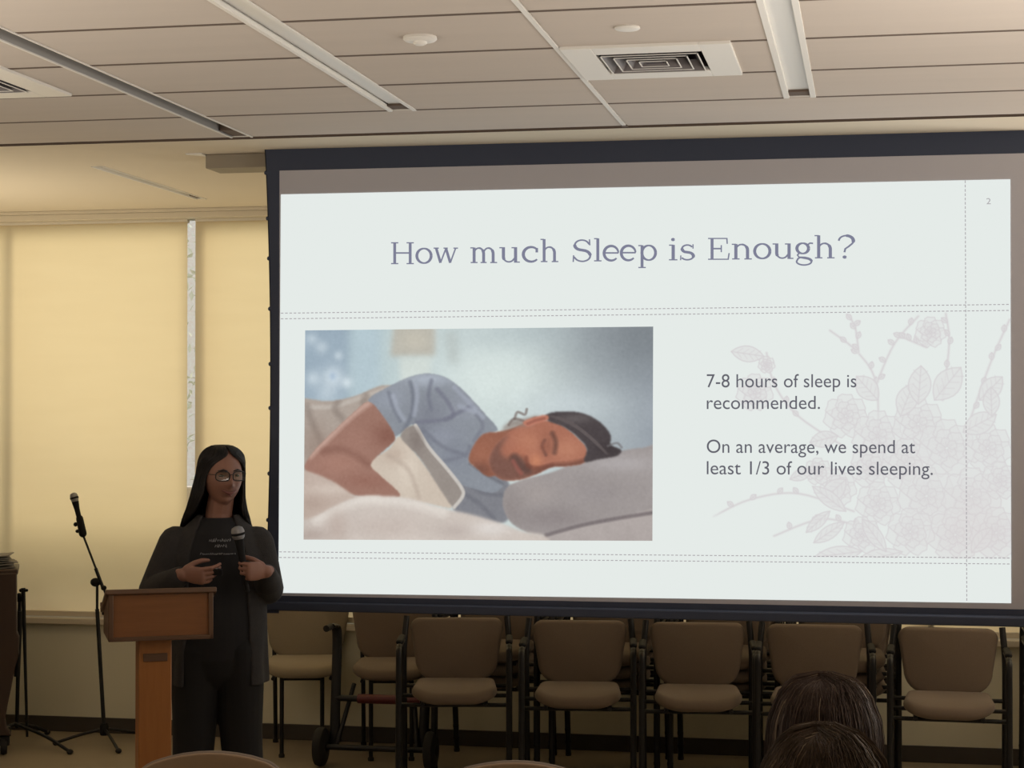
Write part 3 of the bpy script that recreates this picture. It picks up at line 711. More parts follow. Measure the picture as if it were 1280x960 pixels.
for x, y, r in ((945, 490, 22), (1060, 520, 26), (1100, 545, 30), (1150, 530, 30), (1090, 585, 24), (1135, 580, 30), (1185, 560, 34), (1235, 560, 28), (1160, 620, 34), (1100, 630, 26), (1215, 620, 34), (1050, 610, 22), (1250, 600, 22), (1195, 668, 32), (1245, 665, 30), (1140, 665, 28), (1080, 670, 22), (1025, 590, 16), (1165, 415, 18), (960, 455, 10)):
    flower2(x, y, r)
for x, y, ln, wd, a in ((915, 438, 42, 10, .15), (1100, 500, 40, 13, -2.3), (1128, 520, 44, 13, -1.2), (1170, 500, 52, 16, -.9), (1150, 505, 48, 14, -1.5), (1205, 540, 46, 13, -.5), (1225, 500, 40, 12, -.8), (1050, 545, 36, 10, 2.9), (1060, 600, 40, 12, 2.4), (1080, 690, 60, 10, 3.0), (1130, 690, 60, 10, 2.9), (1020, 680, 46, 8, -.6), (1060, 640, 52, 9, -2.5), (1215, 690, 40, 10, -.9), (1240, 520, 36, 10, -1.6), (1040, 640, 40, 7, 2.4), (990, 600, 30, 7, -.4), (1110, 690, 50, 9, -2.2)):
    leaf2(x, y, ln, wd, a)
c.glow(1220, 660, 60, 50, (216, 206, 206), .30); c.glow(1180, 600, 120, 90, (220, 219, 219), .25)
edge = np.clip((c.X - 885) / 20, 0, 1); c.img = c.img * edge[..., None] + SB * (1 - edge[..., None])
paint_grid('flower_print', [(885, 391.5), (1263, 388.5), (1264, 699.5), (884, 694.5)], c.img, OFF + .0010)

# lettering -----------------------------------------------------
def slide_text(name, txt, x0, x1, yb, m, xh=None, off=OFF + .003, slope=None):
    cu = bpy.data.curves.new('t', 'FONT'); cu.body = txt; cu.size = 1; to = bpy.data.objects.new('t', cu); COL.objects.link(to)
    bpy.context.view_layer.update(); dg = bpy.context.evaluated_depsgraph_get(); me = bpy.data.meshes.new_from_object(to.evaluated_get(dg))
    bpy.data.objects.remove(to); n = len(me.vertices); co = np.zeros(n * 3); me.vertices.foreach_get('co', co); co = co.reshape(-1, 3)
    xa, xb = co[:, 0].min(), co[:, 0].max()
    y_cap = xh
    px = x0 + (co[:, 0] - xa) / (xb - xa) * (x1 - x0)
    sl = (slope if slope is not None else 0)
    py = yb + sl * (px - x0) - co[:, 1] / .73 * y_cap
    for i, v in enumerate(me.vertices): v.co = scr(px[i], py[i], off)
    # one mesh per word
    W_ = [0] * n; order = np.argsort(co[:, 0]); cur = 0; gaps = []
    isl = list(range(n))
    def find(i):
        while isl[i] != i: isl[i] = isl[isl[i]]; i = isl[i]
        return i
    for ed in me.edges: isl[find(ed.vertices[0])] = find(ed.vertices[1])
    roots = {}
    for i in range(n): roots.setdefault(find(i), []).append(i)
    boxes = sorted((co[v, 0].min(), co[v, 0].max(), r_) for r_, v in roots.items()); groups = []; right = -9
    for x_a, x_b, r_ in boxes:
        if x_a - right > .17: groups.append([])
        groups[-1].append(r_); right = max(right, x_b)
    for g_ in groups:
        keep = sorted(i for r_ in g_ for i in roots[r_]); idx = {v: i for i, v in enumerate(keep)}
        m2 = bpy.data.meshes.new(name); m2.from_pydata([tuple(me.vertices[v].co) for v in keep], [], [[idx[v] for v in p.vertices] for p in me.polygons if p.vertices[0] in idx]); m2.materials.append(m)
        o = bpy.data.objects.new(name, m2); COL.objects.link(o); o.parent = slide
slide_text('body_text', '7-8 hours of sleep is', 883.5, 1070.5, 484.2, M['body'], 17.5, slope=-.001)
slide_text('body_text', 'recommended.', 883.5, 1025, 511.3, M['body'], 17.5, slope=-.001)
slide_text('body_text', 'On an average, we spend at', 883.5, 1144, 566.0, M['body'], 17.5, slope=.002)
slide_text('body_text', 'least 1/3 of our lives sleeping.', 883.5, 1166, 592.8, M['body'], 17.5, slope=.003)
slide_text('page_number', '2', 1233, 1238.5, 255.2, M['dash'], 8)

# slab-serif heading drawn stroke by stroke, unit: x-height = 1, baseline y=0
def arc(cx, cy, rx, ry, a0, a1, n=20): return [(cx + rx * math.cos(math.radians(a0 + (a1 - a0) * i / n)), cy + ry * math.sin(math.radians(a0 + (a1 - a0) * i / n))) for i in range(n + 1)]
TH, TN = .172, .098       # thick and thin stroke
def stem(x, y0, y1, w_=TH): return [((x, y0), (x, y1)), w_]
def serif(x, y, hw=.20, h=.075): return [((x - hw, y), (x + hw, y)), h]
G = {}
G['H'] = (1.42, [stem(.24, 0, 1.37), stem(1.18, 0, 1.37), [((.24, .70), (1.18, .70)), TN], serif(.24, .035, .22), serif(.24, 1.335, .22), serif(1.18, .035, .22), serif(1.18, 1.335, .22)])
def ring(cx, cy, rx, ry): P = arc(cx, cy, rx, ry, 0, 360, 36); return [P, [TN + (TH - TN) * abs(math.cos(2 * PI * i / 36)) for i in range(37)]]
G['o'] = (1.0, [ring(.5, .5, .425, .455)])
G['w'] = (1.60, [[((.17, .95), (.45, .05)), TH], [((.45, .05), (.80, .95)), TN], [((.80, .95), (1.08, .05)), TH], [((1.08, .05), (1.42, .95)), TN], serif(.17, .965, .17), serif(.78, .965, .14), serif(1.43, .965, .15)])
def archp(x, wd): return [[(x, .62)] + arc(x + wd / 2, .58, wd / 2, .36, 165, 0, 14) + [(x + wd, .3), (x + wd, 0)], [TN] * 8 + [TN + .02] * 4 + [TH] * 6]
def fixw(st):
    P, w_ = st; n = len(P)
    if isinstance(w_, list): w_ = [w_[min(int(i * len(w_) / n), len(w_) - 1)] for i in range(n)]
    return [P, w_]
G['m'] = (1.72, [stem(.27, 0, .97), archp(.27, .55), archp(.82, .55), serif(.27, .035), serif(.82, .035, .18), serif(1.40, .035), [((.05, .95), (.27, .95)), .075]])
G['n'] = (1.22, [stem(.27, 0, .97), archp(.27, .62), serif(.27, .035), serif(.92, .035), [((.05, .95), (.27, .95)), .075]])
G['u'] = (1.22, [stem(.92, 0, .97), [[(.27, .97), (.27, .35)] + arc(.56, .36, .29, .31, 180, 330, 12) + [(.92, .35)], [TH] * 5 + [TN] * 12], [((.05, .935), (.27, .935)), .075], [((.70, .935), (.92, .935)), .075], [((.92, .035), (1.15, .035)), .075]])
G['c'] = (.92, [[arc(.50, .5, .425, .455, 42, 318, 26), [TN + (TH - TN) * max(0, math.sin(PI * i / 26)) ** .7 for i in range(27)]], [((.80, .90), (.80, .62)), TH * .8]])
G['e'] = (.96, [[[(.08, .52), (.89, .52)] + arc(.49, .5, .41, .455, 8, 318, 28), [TN] * 2 + [TN + (TH - TN) * max(0, math.sin(PI * i / 28)) ** .7 for i in range(29)]]])
G['h'] = (1.22, [stem(.27, 0, 1.44), archp(.27, .62), serif(.27, .035), serif(.92, .035), [((.05, 1.42), (.27, 1.42)), .075]])
G['l'] = (.56, [stem(.28, 0, 1.44), serif(.28, .035, .22), [((.06, 1.42), (.28, 1.42)), .075]])
G['i'] = (.56, [stem(.28, 0, .97), serif(.28, .035, .22), [((.06, .95), (.28, .95)), .075], [arc(.27, 1.30, .05, .05, 0, 360, 12), .11]])
G['S'] = (1.14, [[[(.93, 1.08)] + arc(.55, 1.02, .36, .33, 25, 180, 14) + arc(.55, 1.02, .36, .29, 190, 250, 5) + arc(.57, .37, .40, .34, 80, 0, 8) + arc(.57, .36, .40, .34, -8, -155, 14) + [(.14, .30)], [TN] * 12 + [TH] * 12 + [TN] * 14], [((.93, 1.40), (.95, 1.02)), .07], [((.11, -.02), (.13, .40)), .07]])
G['p'] = (1.18, [stem(.27, -.45, .97), ring(.66, .5, .40, .455), serif(.27, -.42, .22), [((.05, .95), (.27, .95)), .075]])
G['s'] = (.82, [[arc(.42, .72, .26, .23, 25, 240, 12) + arc(.42, .26, .30, .235, 70, -155, 14), [TN] * 8 + [TH * .95] * 10 + [TN] * 9], [((.70, 1.0), (.70, .72)), .06], [((.09, 0), (.10, .30)), .06]])
G['E'] = (1.32, [stem(.27, 0, 1.37), [((.27, 1.335), (1.13, 1.335)), .075], [((.27, .035), (1.20, .035)), .075], [((.27, .70), (.80, .70)), TN], [((.80, .48), (.80, .92)), .075], [((1.12, 1.37), (1.14, 1.0)), .08], [((1.19, 0), (1.25, .42)), .08], serif(.24, .035, .20), serif(.24, 1.335, .20)])
G['g'] = (1.10, [ring(.45, .64, .31, .32), [[(.27, .36), (.17, .22), (.25, .09), (.55, .05)] + arc(.52, -.18, .40, .22, 65, -180, 18) + [(.20, .0), (.32, .07)], [TN] * 3 + [TH * .9] * 6 + [TN] * 16], [[(.70, .86), (.84, .97), (1.0, .95)], TN]])
G['?'] = (.98, [[[(.14, 1.08)] + arc(.50, 1.08, .35, .32, 175, -35, 16) + [(.62, .72), (.46, .58), (.42, .36)], [TN] * 8 + [TH] * 8 + [TN] * 6], [arc(.43, .06, .05, .05, 0, 360, 12), .11]])
hb = nb()
def draw(st, tr_):
    P, w_ = fixw(st); n = len(P)
    if n == 2: P = [P[0], ((P[0][0] + P[1][0]) / 2, (P[0][1] + P[1][1]) / 2), P[1]]; n = 3
    w_ = w_ if isinstance(w_, list) else [w_] * n
    if len(w_) < n: w_ = w_ + [w_[-1]] * (n - len(w_))
    A, B = [], []
    for i in range(n):
        p0, p1 = P[max(i - 1, 0)], P[min(i + 1, n - 1)]; dx, dy = p1[0] - p0[0], p1[1] - p0[1]; l = math.hypot(dx, dy) or 1
        nx, ny = -dy / l * w_[i] / 2, dx / l * w_[i] / 2
        A.append(hb.verts.new(tr_(P[i][0] + nx, P[i][1] + ny))); B.append(hb.verts.new(tr_(P[i][0] - nx, P[i][1] - ny)))
    for i in range(n - 1): hb.faces.new((A[i], A[i + 1], B[i + 1], B[i]))
XPOS = [('H', 487.8, 518.3), ('o', 520, 540), ('w', 541, 573.5), ('m', 586.8, 622.5), ('u', 623, 651), ('c', 653, 672.5), ('h', 674.5, 699), ('S', 715.3, 739), ('l', 741.5, 753), ('e', 754, 774), ('e', 775.5, 795.5), ('p', 796.8, 820.5),
        ('i', 835, 848), ('s', 849.5, 868), ('E', 884, 912.5), ('n', 913.5, 941), ('o', 942.2, 963.5), ('u', 964.5, 993), ('g', 994.5, 1017.5), ('h', 1017, 1044.5), ('?', 1047, 1068)]
EXT = {}
for ch, xa, xb in XPOS:
    adv, strokes = G[ch]
    xs = [q[0] + s_ * .03 for st in strokes for q in st[0] for s_ in (-1, 1)]; x_lo, x_hi = min(xs) - .02, max(xs) + .02
    tr_ = lambda x, y, xa=xa, xb=xb, x_lo=x_lo, x_hi=x_hi: scr(xa + (x - x_lo) / (x_hi - x_lo) * (xb - xa), 330.2 - .0137 * (xa - 488) - y * 20.0, OFF + .003)
    for st in strokes: draw(st, tr_)
    if ch in 'whps?' and not (ch == 'w' and False) and (ch, round(xb)) in (('w', 574), ('h', 699), ('p', 820), ('s', 868), ('?', 1068)):
        obj('heading_text', hb, M['head'], slide); hb = nb()

# dashed rules
hb = nb()
def dash_line(p0, p1, n, wd):
    p0, p1 = np.array(p0, float), np.array(p1, float); d = (p1 - p0) / np.linalg.norm(p1 - p0); nn = np.array([-d[1], d[0]]) * wd / 2
    for i in range(n):
        a = p0 + (p1 - p0) * (i / n); e = p0 + (p1 - p0) * ((i + .62) / n)
        quad(hb, [scr(*(a + nn), OFF + .0026), scr(*(e + nn), OFF + .0026), scr(*(e - nn), OFF + .0026), scr(*(a - nn), OFF + .0026)])
dash_line((351, 391.5), (1263, 380.5), 170, 1.1); dash_line((351, 398.5), (1263, 388.0), 170, 1.1)
dash_line((349, 689.8), (1264, 697.5), 170, 1.1); dash_line((349, 696.8), (1264, 705.0), 170, 1.1); dash_line((1206.5, 225.5), (1208.5, 753), 98, 1.1)
obj('dashed_rule', hb, M['dash'], slide)

# ================================================================== CHAIRS
def make_chair(name, label, cat='chair', arms=True, fabric=None, group=None, shell=None, sw=.192, arch=False):
    """faces -y; origin on the floor under the middle of the seat"""
    fab = fabric or M['tan']; r = empty(name, label, cat, group=group)
    b = nb()
    ol = rounded(sw, sw + .012, .43, .07, .12)
    def pl(u, v, w_):      # v: 0 front .. .43 rear ; front edge rolls down
        y = -.225 + v; t_ = max(0, (.12 - v) / .12); return Vector((u, y, .455 + w_ - .022 * t_ * t_ - .010 * (1 - (u / .22) ** 2) + .012))
    cushion(b, ol, .056, .026, pl, dome=.004); obj('seat', b, fab, r, smooth=True)
    b = nb()
    ol = rounded(.232, .206, .306, .050, .105)
    if arch: ol = [(u_, v_ + .012 - .05 * (u_ / .232) ** 2 * max(0, (v_ - .15) / .156)) for u_, v_ in rounded(.238, .206, .312, .075, .105, 14)]; ol = [p for p in ol]; ol = sum([[a_] if abs(a_[0] - b_[0]) < .06 else [a_] + [((a_[0] + (b_[0] - a_[0]) * t_), a_[1] + (.324 - .05 * ((a_[0] + (b_[0] - a_[0]) * t_) / .232) ** 2 - a_[1]) * (1 if a_[1] > .15 else 0) * 1.0) for t_ in (.12, .25, .38, .5, .62, .75, .88)] for a_, b_ in zip(ol, ol[1:] + ol[:1])], [])
    def pb(u, v, w_): return Vector((u, .205 + .045 * (v / .315) + w_ - .030 * (1 - (u / .232) ** 2) * .6 + .02, .470 + v))
    cushion(b, ol, .042, .020, pb, dome=.004); bo = obj('backrest', b, fab, r, smooth=True)
    b = nb()
    cushion(b, [(u * .985, .003 + v * .985) for u, v in ol], .014, .006, lambda u, v, w_: pb(u, v, w_ + .026), dome=.001)
    obj('back_shell', b, shell or M['plastic'], r, smooth=True)
    lw = .262 if arms else .105
    for s in (-1, 1):
        b = nb()
        if arms:
            path = smooth_path([(s * lw, -.20, .012), (s * lw, -.195, .30), (s * lw, -.185, .625), (s * lw, -.165, .675), (s * lw, -.12, .685), (s * lw, .10, .685)], 5)
            tube(b, path, .0145, 10); obj('front_leg', b, M['blackm'], r, smooth=True)
            b = nb(); tube(b, smooth_path([(s * lw, .30, .012), (s * lw, .25, .35), (s * lw, .225, .62), (s * .250, .252, .785)], 5), .0150, 10); obj('rear_leg', b, M['blackm'], r, smooth=True)
            b = nb(); cushion(b, rounded(.017, .017, .24, .016, .016, 5), .022, .010, lambda u, v, w_: Vector((s * lw + u, -.14 + v, .702 + w_)), grid=2); obj('arm_pad', b, M['plastic'], r, smooth=True)
        else:
            tube(b, [(s * lw, -.17, .012), (s * lw, -.165, .43)], .0115, 10); obj('front_leg', b, M['blackm'], r, smooth=True)
            b = nb(); tube(b, smooth_path([(s * .17, .27, .012), (s * .17, .22, .35), (s * .175, .225, .52), (s * .175, .245, .70)], 5), .0115, 10); obj('rear_leg', b, M['blackm'], r, smooth=True)
        for gx, gy in ((lw, -.20 if arms else -.17), (lw if arms else .17, .30 if arms else .27)):
            b = nb(); lathe(b, [(.015, 0), (.016, .014), (.012, .02)], Matrix.Translation((s * gx, gy, 0)), 12); obj('foot_glide', b, M['rubber'], r, smooth=True)
    b = nb(); q = .255 if arms else .16
    for y in (-.14, .15): tube(b, [(-lw, y, .405), (lw, y, .405)], .010, 8)
    for s in (-1, 1): tube(b, [(s * .15, -.19, .412), (s * .15, .22, .412)], .010, 8)
    tube(b, [(-lw if arms else -.17, .238, .44), (lw if arms else .17, .238, .44)], .010, 8)
    obj('seat_frame', b, M['blackm'], r, smooth=True)
    return r
ord_ = ['first', 'second', 'third', 'fourth', 'fifth']
FR = [(-1.987, 8.72), (-1.382, 8.72), (-.812, 8.74), (-.267, 8.76), (.344, 8.74)]
FL = ['tan upholstered armchair facing the room, first beside the wheeled trolley', 'tan upholstered armchair second from the trolley, under the sleeping photo on the screen',
      'tan upholstered armchair in the middle of the front row of five under the screen', 'tan upholstered armchair mostly hidden behind the seated brown-haired head',
      'tan upholstered armchair at the right end of the front row under the screen']
ch0 = make_chair('stacking_chair', FL[0], group='front row of tan chairs under the screen')
ch0.location = (FR[0][0], FR[0][1], 0); ch0.rotation_euler.z = math.radians(11)
for i in range(1, 5):
    dup(ch0, (FR[i][0], FR[i][1], 0), math.radians((11, 7.5, 6, 2, -1.5)[i]), FL[i])
ST = [(-1.905, 9.25, 'first and second'), (-1.305, 9.25, 'second and third'), (-.715, 9.25, 'third and fourth'), (-.140, 9.25, 'fourth and fifth'), (.99, 9.22, None)]
for x, y, nm in ST:
    for k in range(3):
        lv_ = ('lowest', 'middle', 'topmost')[k]
        lab = ('%s stacked chair glimpsed in the gap between %s front chairs from the left' % (lv_, nm)) if nm else '%s tan chair of the stack at the right edge of the photo' % lv_
        dup(ch0, (x, y - .012 * k, .066 * k), 0, lab, 'nested chairs stacked behind the front row')
c1 = make_chair('side_chair', 'brightly lit tan armless chair against the wall between the speaker and the trolley', arms=False, fabric=M['tanlit'], group='armless chairs by the wall')
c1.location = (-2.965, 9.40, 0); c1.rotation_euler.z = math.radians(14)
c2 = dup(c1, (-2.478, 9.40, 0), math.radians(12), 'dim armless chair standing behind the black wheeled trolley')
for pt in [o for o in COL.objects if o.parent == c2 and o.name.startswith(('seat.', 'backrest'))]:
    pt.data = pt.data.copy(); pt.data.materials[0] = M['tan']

# near row: only the tops of the backs come into the frame
n1 = make_chair('audience_chair', 'curved tan chair back at the bottom edge, below the lectern', arms=False, fabric=M['tan'], shell=M['shell'], arch=True, group='near row of audience chairs')
n1.location = (-2.005, 5.50, 0); n1.rotation_euler.z = PI + math.radians(13)
dup(n1, (-1.075, 5.53, 0), PI + math.radians(11), 'curved tan chair back at the bottom edge, below the sleeping photo')

# ================================================================== TROLLEY
t = empty('chair_trolley', 'black two-wheeled trolley with a dark red bar standing left of the front chairs', 'trolley', (0, 0, 0))
xa, xb = -2.700, -2.235; yt = 9.02
for s, x in ((1, xa), (-1, xb)):
    b = nb(); tube(b, smooth_path([(x, yt + .05, .10), (x - .005 * s, yt + .10, .4), (x - .012 * s, yt + .14, .66), (x - .02 * s, yt + .10, .70), (x - .02 * s, yt + .05, .705)], 6), [(.026, .014)] * 25, 10); obj('side_post', b, M['blackm'], t, smooth=True)
    b = nb(); tube(b, [(x + .02 * s, yt + .02, .10), (x + .075 * s, yt + .16, .40)], .012, 8); obj('brace', b, M['blackm'], t, smooth=True)
    b = nb(); lathe(b, [(.03, -.030), (.066, -.028), (.094, -.020), (.10, 0), (.094, .020), (.066, .028), (.03, .030)], Matrix.Translation((x - .055 * s, yt, .10)) @ Matrix.Rotation(PI / 2, 4, 'Y'), 28)
    wv = obj('wheel', b, M['rubber'], t, smooth=True)
    b = nb(); lathe(b, [(.012, -.034), (.028, -.032), (.028, .032), (.012, .034)], Matrix.Translation((x - .055 * s, yt, .10)) @ Matrix.Rotation(PI / 2, 4, 'Y'), 16); obj('hub', b, M['plastic'], wv, smooth=True)
    b = nb(); tube(b, [(x - .02 * s, yt + .06, .704), (x - .025 * s, yt - .01, .700)], .017, 10); obj('hand_grip', b, M['rubber'], t, smooth=True)
b = nb(); tube(b, [(xa - .05, yt, .10), (xb + .05, yt, .10)], .015, 10); obj('axle', b, M['blackm'], t, smooth=True)
b = nb(); tube(b, [(xa, yt + .09, .335), (xb, yt + .09, .335)], .016, 10); obj('cross_bar', b, M['blackm'], t, smooth=True)
b = nb(); tube(b, [(xa + .115, yt + .09, .335), (xb - .02, yt + .09, .335)], .024, 12); obj('red_sleeve', b, M['redbar'], t, smooth=True)

# ================================================================== LECTERN
ly = 6.50; fl_ = aty(137, 737, ly); fr_ = aty(267, 735, ly); lt = (fl_.z + fr_.z) / 2 + .004; lb = aty(200, 800.5, ly).z
le = empty('lectern', 'wooden lectern with slanted box top on a narrow column in front of the speaker', 'lectern', ((fl_.x + fr_.x) / 2, ly, 0), math.radians(27))
hw = (aty(267, 737, ly) - aty(137, 737, ly)).length / 2 * .94
b = nb()   # front panel set in a frame
box(b, (-hw + .012, .006, lb + .012), (hw - .012, .022, lt - .022)); obj('front_panel', b, M['oakbox'], le, bevel=.002)
b = nb(); box(b, (-hw, -.004, lb), (-hw + .018, .022, lt - .02)); box(b, (hw - .018, -.004, lb), (hw, .022, lt - .02)); box(b, (-hw, -.004, lb), (hw, .022, lb + .016)); obj('frame', b, M['oakdark'], le, bevel=.003)
for s in (-1, 1):
    b = nb(); P = [(.0, lb), (.29, lb), (.29, lt - .11), (.0, lt - .02)]
    xo, xi = s * hw, s * (hw - .018)
    A = [b.verts.new((xo, y, z)) for y, z in P]; B = [b.verts.new((xi, y, z)) for y, z in P]
    b.faces.new(A); b.faces.new(B[::-1])
    for i in range(4): b.faces.new((A[i], A[(i + 1) % 4], B[(i + 1) % 4], B[i]))
    obj('side_panel', b, M['oakdark'], le, bevel=.003)
b = nb(); box(b, (-hw + .01, 0, lb), (hw - .01, .29, lb + .016)); obj('shelf', b, M['oakdark'], le, bevel=.002)
b = nb(); tilt = math.atan2(.09, .29); mt = Matrix.Translation((0, -.012, lt - .020)) @ Matrix.Rotation(-tilt, 4, 'X'); box(b, (-hw - .012, 0, 0), (hw + .012, .33, .020), mt); obj('reading_top', b, M['oakdark'], le, bevel=.004)
b = nb(); box(b, (-hw - .012, .317, .02), (hw + .012, .33, .038), mt); obj('book_ledge', b, M['oakdark'], le, bevel=.003)
b = nb(); box(b, (-.078, .05, .03), (.044, .21, lb)); obj('column', b, M['oak'], le, bevel=.004)
b = nb(); box(b, (-.062, .046, lb - .084), (.028, .052, lb - .054)); obj('column_slot', b, M['oakdark'], le, bevel=.002)
b = nb(); box(b, (-.20, -.06, 0), (.17, .30, .035)); obj('foot_plate', b, M['oak'], le, bevel=.006)

# ================================================================== MIC STANDS
def handheld_mic(parent, base, tip, m_body, ball_r=.027, cat=None):
    base = Vector(base); tip = Vector(tip); d = (tip - base).normalized(); ln = (tip - base).length
    q = Vector((0, 0, 1)).rotation_difference(d).to_matrix().to_4x4(); mt = Matrix.Translation(base) @ q
    b = nb(); lathe(b, [(.009, 0), (.0115, .006), (.012, .03), (.0145, ln * .55), (.0185, ln - .055), (.0195, ln - .050)], mt, 20); ho = obj('handle', b, m_body, parent, smooth=True)
    b = nb(); lathe(b, [(.018, ln - .052), (ball_r * .88, ln - .044), (ball_r, ln - .030), (ball_r * .97, ln - .018), (ball_r * .8, ln - .006), (ball_r * .4, ln)], mt, 24); obj('grille', b, M['mesh'], parent, smooth=True)
    b = nb(); lathe(b, [(ball_r * .98, ln - .034), (ball_r * 1.05, ln - .032), (ball_r * 1.05, ln - .026), (ball_r * .98, ln - .024)], mt, 24); obj('collar_band', b, M['plastic'], parent, smooth=True)
    b = nb(); lathe(b, [(.008, -.03), (.0095, -.028), (.0095, 0)], mt, 14); obj('plug', b, M['blackm'], parent, smooth=True)

sx_, sy_ = -4.085, 9.38
ms = empty('microphone_stand', 'tall black boom microphone stand on three legs in front of the lit shade', 'microphone stand', (0, 0, 0))
piv = aty(121.5, 729, sy_)
b = nb(); tube(b, [(sx_, sy_, .06), (piv.x, sy_, piv.z - .14)], .011, 12); tube(b, [(piv.x, sy_, piv.z - .15), (piv.x, sy_, piv.z)], .0075, 10); obj('pole', b, M['blackm'], ms, smooth=True)
b = nb(); lathe(b, [(.016, 0), (.017, .03), (.014, .045)], Matrix.Translation((sx_ + .002, sy_, piv.z - .17)), 14); obj('clutch', b, M['plastic'], ms, smooth=True)
bt = aty(103.5, 668, sy_ - .04); bl = aty(131, 741, sy_ - .02)
b = nb(); tube(b, [bl + Vector((.004, 0, -.004)), bt], .006, 10); tube(b, [bl.lerp(bt, .05), bl.lerp(bt, .42)], .0095, 10); obj('boom_arm', b, M['blackm'], ms, smooth=True)
b = nb(); ellipsoid(b, piv + Vector((-.006, -.01, .006)), (.028, .024, .024), 16, 12); tube(b, [piv + Vector((-.01, -.01, .006)), bl.lerp(bt, .18)], .010, 10); obj('pivot_knob', b, M['plastic'], ms, smooth=True)
b = nb(); ellipsoid(b, bl + Vector((-.006, 0, .026)), (.016, .014, .014), 12, 10); obj('counterweight', b, M['plastic'], ms, smooth=True)
b = nb(); lathe(b, [(.02, .05), (.024, .06), (.024, .10), (.016, .115)], Matrix.Translation((sx_, sy_, 0)), 16); obj('leg_hub', b, M['plastic'], ms, smooth=True)
for fx, fy in ((-3.905, 9.15), (-4.33, 9.30), (-3.90, 9.60)):
    b = nb(); tube(b, smooth_path([(sx_, sy_, .085), ((sx_ * .5 + fx * .5), (sy_ * .5 + fy * .5), .055), (fx, fy, .014)], 5), .0085, 10); lg = obj('leg', b, M['blackm'], ms, smooth=True)
    b = nb(); ellipsoid(b, (fx, fy, .014), (.017, .017, .014), 12, 8); obj('rubber_foot', b, M['rubber'], lg, smooth=True)
b = nb(); cl0 = aty(103.5, 667, sy_ - .04); cl1 = aty(99.5, 648, sy_ - .04)
capsule(b, [cl0, cl1], [.021, .019], 14); ellipsoid(b, aty(94.5, 655.5, sy_ - .04), (.012, .012, .012), 10, 8); ellipsoid(b, aty(97.0, 664, sy_ - .04), (.012, .012, .010), 10, 8); obj('mic_clip', b, M['plastic'], ms, smooth=True)
mc = empty('microphone', 'dark microphone clipped at the top of the boom stand', 'microphone', (0, 0, 0))
handheld_mic(mc, aty(102.5, 662, sy_ - .045), aty(91.3, 616, sy_ - .045), M['plastic'], .0225)

s2 = empty('folded_microphone_stand', 'black stand with its boom folded down beside the dark wooden piano', 'microphone stand', (0, 0, 0))
bx2, by2 = -4.575, 9.40; tp = aty(29, 741, by2)
b = nb(); tube(b, [(bx2 - .03, by2, .07), (tp.x - .02, by2, tp.z - .02)], .011, 10); tube(b, [(bx2 - .03, by2, .35), (tp.x - .02, by2, tp.z - .1)], .017, 10); obj('pole', b, M['blackm'], s2, smooth=True)
b = nb(); tube(b, [aty(29, 735, by2 - .05), aty(31.5, 830, by2 - .05), aty(34, 921, by2 - .05)], [.012, .009, .007], 10); obj('boom_arm', b, M['blackm'], s2, smooth=True)
b = nb(); ellipsoid(b, aty(24, 747, by2 - .03), (.022, .018, .026), 12, 10); obj('pivot_knob', b, M['plastic'], s2, smooth=True)
b = nb(); capsule(b, [aty(26, 738, by2 - .05), aty(33.5, 738, by2 - .05)], [.010, .008], 10); obj('clip_knob', b, M['plastic'], s2, smooth=True)
for fx, fy in ((-4.145, 9.075), (-4.80, 9.14), (-4.52, 9.60)):
    b = nb(); tube(b, smooth_path([(bx2 - .03, by2 - .02, .095), ((bx2 * .5 + fx * .5), (by2 * .5 + fy * .5), .06), (fx, fy, .014)], 5), .0095, 10); lg = obj('leg', b, M['blackm'], s2, smooth=True)
    b = nb(); ellipsoid(b, (fx, fy, .014), (.018, .018, .014), 12, 8); obj('rubber_foot', b, M['rubber'], lg, smooth=True)

# ================================================================== PIANO AT THE LEFT EDGE
PX = aty(20, 760, 9.0).x; py0, py1 = 9.0, 9.36; ptop = .975
pn = empty('piano', 'dark brown upright piano at the left edge, papers on its lid', 'piano', (PX, py0, 0), math.radians(25))
def pv(x, y, z): return (x - PX, y - py0, z)
b = nb(); box(b, pv(PX - 1.32, py0 + .02, .42), pv(PX - .012, py1, ptop - .03)); obj('case', b, M['walnut'], pn, bevel=.006)
b = nb(); box(b, pv(PX - 1.34, py0 - .005, ptop - .03), pv(PX + .010, py1 + .01, ptop)); obj('lid', b, M['walnut'], pn, bevel=.008)
b = nb()   # curved end cheek and leg on the visible side
prof = [(20, 716), (20.5, 790), (23, 797), (22.5, 818), (18, 835), (14, 858), (9.5, 880), (6.5, 898), (8, 908), (14, 921), (2, 926), (-14, 926), (-14, 716)]
A = [Vector(((x - 20) * .0042 + .004, -.012, max(.105, aty(x, y, py0).z))) for x, y in prof]
F_ = [b.verts.new(p) for p in A]; K_ = [b.verts.new(p + Vector((0, .09, 0))) for p in A]
b.faces.new(F_); b.faces.new(K_[::-1])
for i in range(len(A)): b.faces.new((F_[i], F_[(i + 1) % len(A)], K_[(i + 1) % len(A)], K_[i]))
obj('curved_leg', b, M['walnut'], pn, bevel=.006)
b = nb(); box(b, pv(PX - 1.30, py0 + .12, .09), pv(PX - .12, py1, .43)); obj('bottom_rail', b, M['walnut'], pn, bevel=.006)
